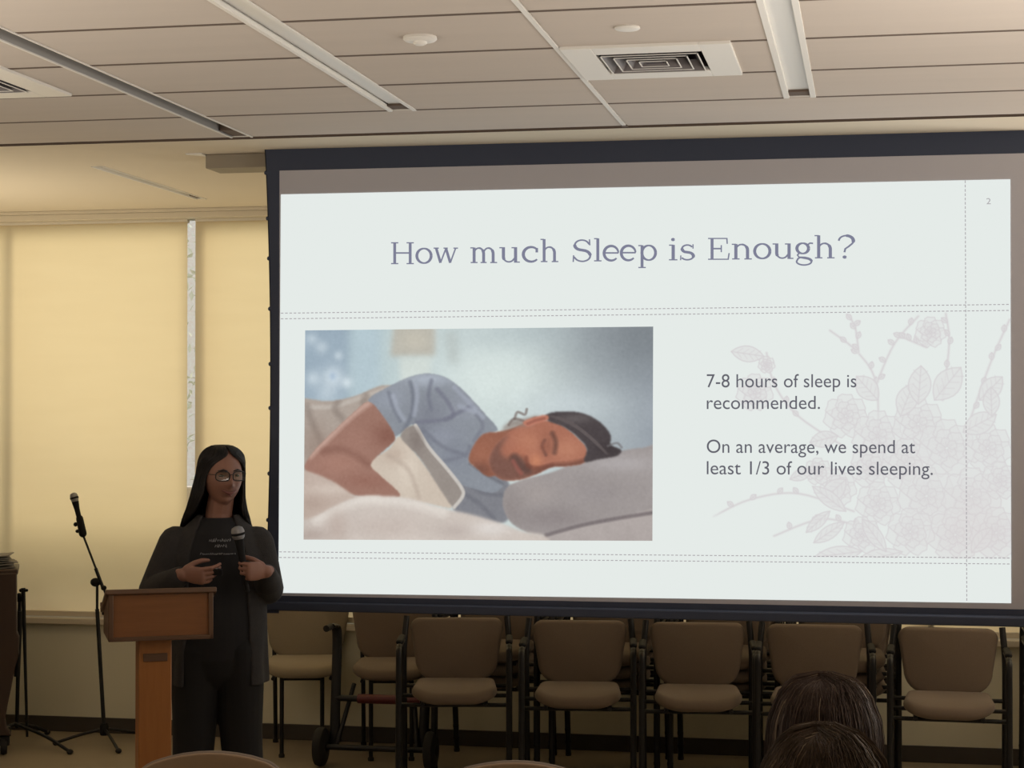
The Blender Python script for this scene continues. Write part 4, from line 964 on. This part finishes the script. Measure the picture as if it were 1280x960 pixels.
for xx in (PX - .06, PX - 1.22):
    for yy in (py0 + .03, py1 - .05):
        b = nb(); lathe(b, [(.012, -.018), (.040, -.016), (.045, 0), (.040, .016), (.012, .018)], Matrix.Translation(pv(xx, yy, .045)) @ Matrix.Rotation(PI / 2, 4, 'Y'), 20); ca = obj('caster', b, M['rubber'], pn, smooth=True)
        b = nb(); box(b, pv(xx - .03, yy - .02, .05), pv(xx + .03, yy + .03, .10)); obj('caster_fork', b, M['blackm'], ca, bevel=.004)
for k in range(6):
    b = nb(); wv_, hv = .30, .22; n = 8
    vv = [[b.verts.new((-wv_ / 2 + wv_ * i / n, -hv / 2 + hv * j / n, .004 * math.sin(i * .9 + k) * (i / n) + .012 * max(0, i / n - .7) * (k % 2))) for j in range(n + 1)] for i in range(n + 1)]
    for i in range(n):
        for j in range(n): b.faces.new((vv[i][j], vv[i + 1][j], vv[i + 1][j + 1], vv[i][j + 1]))
    o = obj('sheet_music', b, M['paper'], smooth=True, solid=.0045); o.location = pn.matrix_basis @ Vector((-.165 - .008 * k + .014 * (k % 3), .15 + .006 * (k % 2), ptop + .004 + .0125 * k)); o.rotation_euler.z = math.radians((28, 21, 32, 23, 30, 19)[k])
    tag(o, '%s sheet in the ragged pile of papers on the piano lid' % ('bottom', 'second from bottom', 'third from bottom', 'third from top', 'second from top', 'top')[k], 'paper', 'papers on the piano')

# ================================================================== PEOPLE
def head_bm(bm, mtx, rx=.077, ry=.092, rz=.116):
    """head facing -y; centre at origin of mtx"""
    V = ellipsoid(bm, (0, 0, 0), (1, 1, 1), 56, 40)
    g = lambda x, z, cx, cz, sx2, sz2: math.exp(-((x - cx) / sx2) ** 2 - ((z - cz) / sz2) ** 2)
    for v in V:
        n = v.co.copy(); x, y, z = n.x * rx, n.y * ry, n.z * rz
        if z < -.01:      # jaw narrows, chin forward
            k = min(1, (-z - .01) / .10); x *= 1 - .17 * k; y = y * (1 - .24 * k) + (-.012 * k if y > 0 else -.004 * k)
        if y > 0 and z > -.03: y *= 1.08
        if y < 0:
            f = -n.y
            d = 0
            d += .024 * g(x, z, 0, -.018, .012, .016) + .014 * g(x, z, 0, .004, .009, .022) + .006 * (g(x, z, .012, -.024, .007, .007) + g(x, z, -.012, -.024, .007, .007))
            d -= .009 * (g(x, z, .031, .016, .016, .010) + g(x, z, -.031, .016, .016, .010))
            d += .005 * g(x, z, 0, .038, .055, .012) + .006 * (g(x, z, .038, -.022, .018, .018) + g(x, z, -.038, -.022, .018, .018))
            d += .008 * g(x, z, 0, -.055, .022, .010) - .004 * g(x, z, 0, -.074, .022, .006) + .011 * g(x, z, 0, -.096, .022, .014)
            y -= d * min(1, f * 1.4)
        v.co = mtx @ Vector((x, y, z))
    for s in (-1, 1): ellipsoid(bm, (s * (rx + .002), .010, -.005), (.008, .018, .030), 12, 10, mtx)
def hand_bm(bm, wrist, Xh, Yh, Zh, curl, spread=.004, scale=1.0, thumb=(.6, .5)):
    """Xh to the thumb side, Yh along the fingers, Zh out of the palm; curl = bend in degrees per joint for the four fingers"""
    wrist = Vector(wrist); Xh, Yh, Zh = Vector(Xh).normalized(), Vector(Yh).normalized(), Vector(Zh).normalized()
    P = lambda x, y, z: wrist + (Xh * x + Yh * y + Zh * z) * scale
    capsule(bm, [P(0, -.02, 0), P(0, .012, 0), P(.002, .045, -.002), P(.002, .082, -.002)], [(.024 * scale, .018 * scale), (.028 * scale, .017 * scale), (.038 * scale, .015 * scale), (.039 * scale, .0125 * scale)], 16, Xh)
    lens = ((.040, .024, .019), (.044, .028, .021), (.041, .026, .020), (.032, .020, .018))
    for i, (xo, L3, cu) in enumerate(zip((.030, .0105, -.0095, -.028), lens, curl)):
        p = Vector((xo, .083 - (.006 if i == 3 else 0) - (.002 if i == 0 else 0), 0)); pts = [P(xo * .9, .055, 0), P(*p)]; a = 0
        for l, dc in zip(L3, cu):
            a += math.radians(dc); p = p + Vector((spread * (1.5 - i) * .3, l * math.cos(a), l * math.sin(a))); pts.append(P(*p))
        capsule(bm, pts, [.0090 * scale, .0092 * scale, .0086 * scale, .0078 * scale, .0066 * scale], 10)
    a, bnd = thumb
    p0 = Vector((.026, .012, .004)); d = Vector((math.cos(a) * .75, math.sin(a), .35 + bnd * .3)).normalized()
    p1 = p0 + d * .040; d2 = (d + Vector((-.25, .35, bnd * .9))).normalized(); p2 = p1 + d2 * .032; d3 = (d2 + Vector((-.35, .25, bnd * .6))).normalized(); p3 = p2 + d3 * .024
    capsule(bm, [P(*p0), P(*p1), P(*p2), P(*p3)], [.0135 * scale, .0112 * scale, .0100 * scale, .0080 * scale], 12)

# ---------------- the speaker
SPK = Vector((-2.622, 7.15, 0))
sp = empty('person', 'woman speaker with long black hair and glasses holding a microphone behind the lectern', 'person', SPK, math.radians(20))
HM = Matrix.Translation((.018, -.030, 1.540)) @ Matrix.Rotation(math.radians(20), 4, 'Z') @ Matrix.Rotation(math.radians(4), 4, 'X')
# arm joints
shR, elR, wrR = Vector((-.170, .0, 1.272)), Vector((-.256, -.03, 1.085)), Vector((-.135, -.225, 1.163))
shL, elL, wrL = Vector((.158, .0, 1.268)), Vector((.205, -.01, 1.085)), Vector((.190, -.215, 1.170))
TOR = [(.60, .10, .08), (.80, .165, .125), (.90, .178, .130), (1.02, .168, .128), (1.14, .172, .132), (1.24, .172, .122), (1.30, .150, .100), (1.345, .105, .078), (1.375, .070, .064), (1.40, .060, .058)]
def torso(bm, grow=0, z0=.7, z1=2, seg=40, gy=None):
    T = [(z, a, b_) for z, a, b_ in TOR if z0 <= z <= z1]
    tube(bm, [(0, .012 if z > 1.3 else 0, z) for z, _, _ in T], [(a + grow, b_ + (grow if gy is None else gy)) for _, a, b_ in T], seg, True, (1, 0, 0))
b = nb()
head_bm(b, HM)
capsule(b, [(.0, .02, 1.30), (.004, .008, 1.40), (.014, -.012, 1.47)], [.062, .054, .052], 18)
torso(b, -.010, .7, 1.36)
for sh, el, wr in ((shR, elR, wrR), (shL, elL, wrL)):
    capsule(b, [sh + Vector((0, 0, .01)), sh.lerp(el, .5), el], [.058, .052, .042], 14); capsule(b, [el, el.lerp(wr, .45), wr], [.042, .039, .027], 14)
hip = [(-.095, .0), (.095, .0)]
FT = [(-.105, -.02), (.110, -.02)]
for s, (fx, fy) in zip((-1, 1), FT):
    capsule(b, [(s * .090, 0, .85), (s * .098, -.005, .65), (s * .10, -.01, .47), (fx, 0, .28), (fx, .01, .08)], [.095, .080, .058, .052, .036], 16)
    capsule(b, [(fx, .03, .045), (fx, -.06, .040), (fx + s * .01, -.15, .028)], [(.035, .04), (.042, .035), (.036, .022)], 14, (1, 0, 0))
# her right hand with the clicker, her left hand round the microphone
hand_bm(b, wrR, (-.05, -.35, .95), (.88, -.42, -.05), (.36, .82, .32), [(22, 28, 18), (30, 38, 22), (38, 45, 25), (42, 48, 28)], thumb=(.9, .35))
hand_bm(b, wrL, (-.16, -.10, .98), (-.80, -.58, .05), (-.50, .80, .06), [(62, 72, 40), (66, 78, 44), (66, 78, 44), (64, 74, 42)], thumb=(.75, .75))
obj('body', b, M['skin'], sp, remesh=.0038, smoothit=3)
# face details
def hp(x, y, z): return HM @ Vector((x, y, z))
for s in (-1, 1):
    b = nb(); ellipsoid(b, (s * .032, -.0760, .014), (.0125, .008, .0050), 16, 12, HM); ey = obj('eye', b, M['eye'], sp, smooth=True)
    b = nb(); ellipsoid(b, (s * .032, -.0818, .014), (.0066, .0034, .0047), 14, 10, HM); obj('iris', b, M['iris'], ey, smooth=True)
    b = nb(); capsule(b, [hp(s * .014, -.0895, .034), hp(s * .030, -.0905, .039), hp(s * .048, -.078, .034)], [.0026, .0034, .002], 8); obj('eyebrow', b, M['hairblack'], sp, smooth=True)
b = nb(); capsule(b, [hp(-.030, -.0815, -.045), hp(-.012, -.0945, -.0535), hp(0, -.0975, -.0545), hp(.012, -.0945, -.0535), hp(.030, -.0815, -.045)], [.002, .0046, .005, .0046, .002], 10)
capsule(b, [hp(-.028, -.0825, -.047), hp(0, -.0955, -.0625), hp(.028, -.0825, -.047)], [.002, .0055, .002], 10); obj('mouth', b, M['lips'], sp, smooth=True)
# glasses
gl = None
b = nb()
for s in (-1, 1):
    sq = lambda v: math.copysign(abs(v) ** .6, v); pts = [hp(s * .035 + .0275 * sq(math.cos(a)), -.1015 + .010 * max(0, math.cos(a) * 1.0) , .014 + .0185 * sq(math.sin(a))) if s > 0 else hp(-.035 - .0275 * sq(math.cos(a)), -.1015 + .010 * max(0, math.cos(a)), .014 + .0185 * sq(math.sin(a))) for a in np.linspace(0, 2 * PI, 33)]
    tube(b, pts, .0023, 6, False); tube(b, [hp(s * .062, -.091, .020), hp(s * .077, -.06, .019), hp(s * .078, .0, .015), hp(s * .078, .02, .0)], .0016, 6)
tube(b, [hp(-.009, -.1025, .018), hp(0, -.106, .021), hp(.009, -.1025, .018)], .0016, 6)
gl = obj('glasses', b, M['blackm'], sp, smooth=True)
for s in (-1, 1):
    b = nb(); pts = [hp(s * (.035 + .0265 * sq(math.cos(a))), -.1010 + .010 * max(0, math.cos(a)), .014 + .0175 * sq(math.sin(a))) for a in np.linspace(0, 2 * PI, 33)[:-1]]
    b.faces.new([b.verts.new(p) for p in pts]); obj('lens', b, M['speclens'], gl, solid=.001)
# hair: parted on top, falling to both sides of the face and down the back
b = nb()
HR = [  # z, cx, cy, rx, ry, half opening
    (1.672, .014, -.005, .030, .030, 3), (1.662, .014, -.003, .056, .062, 6), (1.645, .015, .000, .077, .086, 4), (1.628, .015, .002, .087, .097, 11), (1.612, .014, .003, .092, .103, 26), (1.592, .013, .004, .095, .105, 43),
    (1.555, .010, .005, .098, .106, 55), (1.51, .004, .008, .103, .105, 57), (1.46, -.002, .012, .110, .103, 55), (1.41, -.006, .018, .120, .100, 54), (1.375, -.008, .026, .132, .100, 60), (1.34, -.008, .034, .142, .100, 78), (1.28, -.008, .038, .150, .104, 98), (1.15, -.008, .036, .150, .118, 104)]
def hair_at(z):
    zz = [-h[0] for h in HR]; return [float(np.interp(-z, zz, [h[i] for h in HR])) for i in range(1, 6)]
def face_dir(z): return -90 + 22 * max(0, min(1, (z - 1.36) / .12))
zs = list(np.concatenate([np.linspace(1.672, 1.60, 12), np.linspace(1.585, 1.15, 22)])); seg = 48; rows = []
for z in zs:
    cx, cy, rx, ry, op = hair_at(z); fa = face_dir(z); th = .024 if z < 1.64 else .018; outer, inner_ = [], []
    for k in range(seg + 1):
        a = math.radians(fa + op + (360 - 2 * op) * k / seg); e = 1 + .012 * math.sin(k * 2.3 + 5 * z)
        # tips of the curtain taper towards the face
        tp_ = min(1, min(k, seg - k) / 4 + .35); ix_, iy_ = max(rx - th * tp_, .004), max(ry - th * tp_, .004)
        outer.append(Vector((cx + rx * e * math.cos(a), cy + ry * e * math.sin(a), z))); inner_.append(Vector((cx + ix_ * math.cos(a), cy + iy_ * math.sin(a), z)))
    rows.append([b.verts.new(p) for p in outer + inner_[::-1]])
n = len(rows[0])
for A, B in zip(rows, rows[1:]):
    for k in range(n): b.faces.new((A[k], A[(k + 1) % n], B[(k + 1) % n], B[k]))
b.faces.new(rows[0]); b.faces.new(rows[-1][::-1])
ellipsoid(b, (.014, .012, 1.590), (.082, .086, .076), 32, 24)
obj('hair', b, M['hairblack'], sp, remesh=.0045, smoothit=3)
st_ = []
for k in range(420):
    f = rng.uniform(0.0, 1); s_ = []; ph = rng.uniform(0, 6); e = rng.uniform(1.0, 1.035)
    for i, z in enumerate(np.concatenate([np.linspace(1.668, 1.60, 8), np.linspace(1.58, rng.uniform(1.16, 1.36), 14)])):
        cx, cy, rx, ry, op = hair_at(z); a = math.radians(face_dir(z) + op + (360 - 2 * op) * f + 2.0 * math.sin(i * .5 + ph))
        s_.append((cx + rx * e * math.cos(a), cy + ry * e * math.sin(a), z))
    st_.append(s_)
mesh_strands('hair_strands', st_, .0012, M['hairblack'], sp)
# clothes
b = nb(); torso(b, .004, .78, 1.385)
for sh, el in ((shR, elR), (shL, elL)): capsule(b, [sh + Vector((0, 0, -.005)), sh.lerp(el, .45)], [.052, .050], 14)
tee = obj('t_shirt', b, M['teeblack'], sp, remesh=.006, smoothit=2)
b = nb()
def chest(x, z):
    a = b_ = None
    for (z0, a0, b0), (z1, a1, b1) in zip(TOR, TOR[1:]):
        if z0 <= z <= z1: t_ = (z - z0) / (z1 - z0); a = a0 + (a1 - a0) * t_ + .004; b_ = b0 + (b1 - b0) * t_ + .004
    return Vector((x, -b_ * math.sqrt(max(0, 1 - (x / a) ** 2)) - .004, z))
for zc_, x0, x1, hgt in ((1.284, -.035, .050, .015), (1.262, -.012, .036, .014), (1.233, -.070, .072, .008)):
    x = x0
    while x < x1:
        wd = random.uniform(.003, .008); hh = hgt * random.uniform(.5, 1)
        pts = [chest(x, zc_), chest(x + wd * .5, zc_ + hh), chest(x + wd, zc_ + hh * random.uniform(-.2, .7))]
        tube(b, pts, .0011, 5); x += wd + random.uniform(.001, .004)
obj('shirt_print', b, M['print'], tee)
# open cardigan: back and sides wrap, sleeves
b = nb()
CZ = [(.70, .205, .165, 42), (.80, .200, .160, 42), (.95, .200, .152, 40), (1.10, .196, .150, 38), (1.22, .200, .148, 36), (1.29, .176, .128, 34), (1.345, .128, .102, 38), (1.385, .086, .084, 52)]
rows = []; seg = 44
for z, rx, ry, op in CZ:
    outer, inn = [], []
    for k in range(seg + 1):
        a = math.radians(-90 + op + (360 - 2 * op) * k / seg); fl = 1 + (.04 * math.sin(k * .9) if z < .9 else 0)
        outer.append((rx * fl * math.cos(a), .01 + ry * fl * math.sin(a), z)); inn.append(((rx * fl - .016) * math.cos(a), .01 + (ry * fl - .016) * math.sin(a), z))
    rows.append([b.verts.new(p) for p in outer + inn[::-1]])
n = len(rows[0])
for A, B in zip(rows, rows[1:]):
    for k in range(n): b.faces.new((A[k], A[(k + 1) % n], B[(k + 1) % n], B[k]))
b.faces.new(rows[0]); b.faces.new(rows[-1][::-1])
for sh, el, wr in ((shR, elR, wrR), (shL, elL, wrL)):
    capsule(b, [sh + Vector((0, .005, .0)), sh.lerp(el, .5) + Vector((0, .004, -.004)), el + Vector((0, 0, -.004))], [.070, .068, .062], 18); capsule(b, [el, el.lerp(wr, .5) + Vector((0, 0, -.006)), el.lerp(wr, .86)], [.062, .055, .042], 18)
obj('cardigan', b, M['cardigan'], sp, remesh=.0065, smoothit=3)
b = nb(); capsule(b, [(0, .005, .80), (0, .005, .92)], [(.175, .135), (.172, .130)], 28, (1, 0, 0))
for s, (fx, fy) in zip((-1, 1), FT):
    capsule(b, [(s * .086, 0, .84), (s * .090, -.003, .68), (s * .094, -.005, .50), (fx, 0, .28), (fx, .01, .07)], [(.100, .125), (.097, .110), (.087, .088), (.078, .080), (.070, .074)], 20, (1, 0, 0))
obj('trousers', b, M['trousers'], sp, remesh=.007, smoothit=3)
for s, (fx, fy) in zip((-1, 1), FT):
    b = nb(); capsule(b, [(fx, .045, .045), (fx, -.05, .045), (fx + s * .012, -.165, .034)], [(.044, .044), (.050, .044), (.044, .030)], 16, (1, 0, 0)); box(b, (fx - .045, -.19, 0), (fx + .048, .08, .018)); obj('shoe', b, M['shoe'], sp, remesh=.006, smoothit=3)

# things in her hands
RZ = Matrix.Translation(SPK) @ Matrix.Rotation(math.radians(20), 4, 'Z')
hm_ = empty('handheld_microphone', 'microphone with grey ball grille held upright in the speaker\'s hand', 'microphone', (0, 0, 0))
Xh, Yh, Zh = Vector((-.16, -.10, .98)).normalized(), Vector((-.80, -.58, .05)).normalized(), Vector((-.50, .80, .06)).normalized()
gc = wrL + Yh * .088 + Zh * .030
handheld_mic(hm_, RZ @ (gc - Xh * .055), RZ @ (gc + Xh * .180), M['plastic'], .027)
ck = empty('presentation_clicker', 'small black presentation clicker held in the speaker\'s lowered hand', 'clicker', (0, 0, 0))
Yc = Vector((.88, -.42, -.05)).normalized(); Xc = Vector((-.05, -.35, .95)).normalized(); Zc = Vector((.36, .82, .32)).normalized()
cc_ = RZ @ (wrR + Yc * .105 + Zc * .026 + Xc * .012); R3 = RZ.to_3x3()
mt = Matrix.Translation(cc_) @ Matrix([[*(R3 @ Yc)], [*(R3 @ Xc)], [*(R3 @ Zc)]]).transposed().to_4x4()
b = nb(); box(b, (-.055, -.014, -.008), (.055, .014, .008), mt); obj('shell', b, M['plastic'], ck, bevel=.005)
b = nb(); box(b, (.012, .013, -.005), (.034, .0165, .005), mt); obj('button', b, M['steel'], ck, bevel=.001)

# ---------------- two seated listeners seen from behind
def sitter(loc, rz, label, hair_m, top_m, top_z, kind, wide):
    p = empty('person', label, 'person', loc, rz)
    hz = top_z - .125
    HMs = Matrix.Translation((0, .03, hz)) @ Matrix.Rotation(PI, 4, 'Z') @ Matrix.Rotation(math.radians(4), 4, 'X')
    b = nb(); head_bm(b, HMs)
    capsule(b, [(0, -.01, hz - .25), (0, .0, hz - .13), (0, .02, hz - .06)], [.062, .054, .052], 16)
    tube(b, [(0, -.02, .47), (0, -.02, .60), (0, -.03, .80), (0, -.03, hz - .30), (0, -.02, hz - .22)], [(.165, .12), (.160, .115), (.155, .11), (.165, .10), (.10, .06)], 28, True, (1, 0, 0))
    for s in (-1, 1):
        capsule(b, [(s * .165, -.02, hz - .27), (s * .215, .0, hz - .50), (s * .18, .17, hz - .60), (s * .06, .30, hz - .60)], [.052, .044, .038, .026], 14)
        capsule(b, [(s * .085, .02, .545), (s * .10, .22, .55), (s * .11, .44, .53)], [.085, .078, .060], 16)
        capsule(b, [(s * .11, .45, .52), (s * .115, .46, .30), (s * .115, .45, .08)], [.058, .052, .036], 14)
        capsule(b, [(s * .115, .43, .045), (s * .12, .56, .035)], [(.038, .042), (.034, .026)], 12, (1, 0, 0))
        hand_bm(b, (s * .075, .285, hz - .60), (0, .1, 1), (-s * .7, .7, -.25), (-s * .7, -.7, 0), [(25, 30, 20)] * 4, thumb=(.9, .3))
    obj('body', b, M['skin'], p, remesh=.006, smoothit=3)
    b = nb()
    tube(b, [(0, -.02, .50), (0, -.02, .62), (0, -.03, .80), (0, -.03, hz - .30), (0, -.02, hz - .215)], [(.180, .135), (.176, .130), (.172, .126), (.182, .116), (.105, .075)], 28, True, (1, 0, 0))
    for s in (-1, 1): capsule(b, [(s * .165, -.02, hz - .265), (s * .215, .0, hz - .50), (s * .18, .17, hz - .60), (s * .10, .26, hz - .60)], [.064, .056, .050, .040], 14)
    obj('top', b, top_m, p, remesh=.008, smoothit=3)
    b = nb()
    for s in (-1, 1):
        capsule(b, [(s * .085, .0, .555), (s * .10, .22, .56), (s * .11, .44, .535)], [.100, .090, .074], 16); capsule(b, [(s * .11, .45, .53), (s * .115, .46, .30), (s * .115, .45, .08)], [.072, .064, .056], 14)
    obj('trousers', b, M['denim'], p, remesh=.008, smoothit=3)
    for s in (-1, 1):
        b = nb(); capsule(b, [(s * .115, .41, .045), (s * .115, .50, .042), (s * .122, .60, .030)], [(.044, .044), (.048, .040), (.042, .028)], 14, (1, 0, 0)); obj('shoe', b, M['shoe'], p, smooth=True)
    # hair: a full cap falling to the nape, built of a mass and strands
    b = nb(); C0 = Vector((0, .01, hz + .015))
    if kind == 'long':
        prof = [(.1255, .004, .004), (.1245, .020, .022), (.119, .040, .045), (.104, .064, .072), (.075, .084, .095), (.035, .097, .106), (-.01, .102, .108), (-.06, .103, .104), (-.11, .106, .094), (-.17, .110, .080), (-.23, .108, .062), (-.28, .090, .045)]
    else:
        prof = [(.1255, .004, .004), (.1235, .020, .024), (.116, .044, .050), (.098, .070, .078), (.070, .090, .098), (.030, .106, .110), (-.01, .116, .112), (-.06, .126, .108), (-.11, .134, .098), (-.16, .136, .084), (-.21, .120, .064)]
    pr = [(C0.z + z, rx * wide, ry * wide) for z, rx, ry in prof]
    sg = 72; rows = []
    for j, (z, rx, ry) in enumerate(pr):
        ring_ = []
        for k in range(sg):
            a = 2 * PI * k / sg; nz = 1 + .030 * math.sin(7 * a + 1.3 + 2 * j * .12) * min(1, j / 3) + .014 * math.sin(17 * a + j * .35)
            x, y = rx * math.cos(a) * nz, ry * math.sin(a) * nz
            if y > 0: y *= (.95 if z > C0.z + .05 else .45)      # face side stays open below the fringe
            ring_.append(b.verts.new((x + (.014 * math.sin(z * 40) * (kind != 'long') if j > 5 else 0), .01 + y - .012 * (j > 7), z + (.006 * math.cos(2 * a + .6) if j < 4 else 0))))
        rows.append(ring_)
    for A, B in zip(rows, rows[1:]):
        for k in range(sg): b.faces.new((A[k], A[(k + 1) % sg], B[(k + 1) % sg], B[k]))
    b.faces.new(rows[0]); b.faces.new(rows[-1][::-1])
    obj('hair', b, hair_m, p, smooth=True, subsurf=1)
    # strands combed from the crown, three shades
    z_ = [-q[0] for q in pr]; X_ = [q[1] for q in pr]; Y_ = [q[2] for q in pr]
    for nm, cnt, mt_, spread in (('hair_strands', 1700, hair_m, 1.012), ('mid_strands', 700, M['hairmid'], 1.014), ('light_strands', 60, M['hairlight'], 1.02)):
        st2 = []
        for k in range(cnt):
            a0 = rng.uniform(0, 2 * PI); clump = .10 * math.sin(7 * a0); sw_ = rng.uniform(-.06, .06) + clump * .3
            fly = rng.uniform(0, 1) ** 6; e0 = spread + (.030 if kind == 'long' else .045) * rng.uniform(0, 1) + .06 * fly
            wv2 = rng.uniform(.01, .05) if kind == 'long' else rng.uniform(.03, .14); ph = rng.uniform(0, 6); fq = rng.uniform(.5, .9); s_ = []
            last = len(pr) - int(rng.integers(0, 4)); zz = np.linspace(pr[0][0], pr[last - 1][0], 26)
            for i, z in enumerate(zz):
                rx = float(np.interp(-z, z_, X_)); ry = float(np.interp(-z, z_, Y_)); t_ = i / 25
                a = a0 + sw_ * i / 6 + wv2 * math.sin(i * fq + ph) * t_; e = 1 + (e0 - 1) * min(1, i / 5) + (.03 * math.sin(i * 1.1 + ph) * t_ if kind != 'long' else 0); y = ry * e * math.sin(a)
                if y > 0: y *= (.95 if z > C0.z + .05 else .45)
                s_.append((rx * e * math.cos(a) + .012 * max(0, 1 - i / 4) * math.sin(k), .01 + y + .014 * max(0, 1 - i / 4) * math.cos(k * 1.7), z + .0025 + (.006 * math.cos(2 * a + .6) if z > pr[4][0] else 0) + .002 * math.sin(7 * a0) * min(1, i / 4)))
            st2.append(s_)
        mesh_strands(nm, st2, .00075, mt_, p)
    return p
pa = atz(1031, 840, 1.262); pbm = atz(1030, 905, 1.352)
sitter((pa.x, pa.y, 0), math.radians(2), 'seated listener with smooth brown hair seen from behind, farther of the two heads', M['hairbrown'], M['knit'], 1.237, 'long', 1.13)
sitter((pbm.x, pbm.y, 0), math.radians(-4), 'seated listener with loose sandy hair at the bottom edge, nearer of the two heads', M['hairsand'], M['greytop'], 1.328, 'wavy', .93)
for q, lab in ((pa, 'tan chair under the listener with smooth brown hair'), (pbm, 'tan chair under the listener with loose sandy hair')):
    dup(n1, (q.x, q.y + .02, 0), PI, lab)
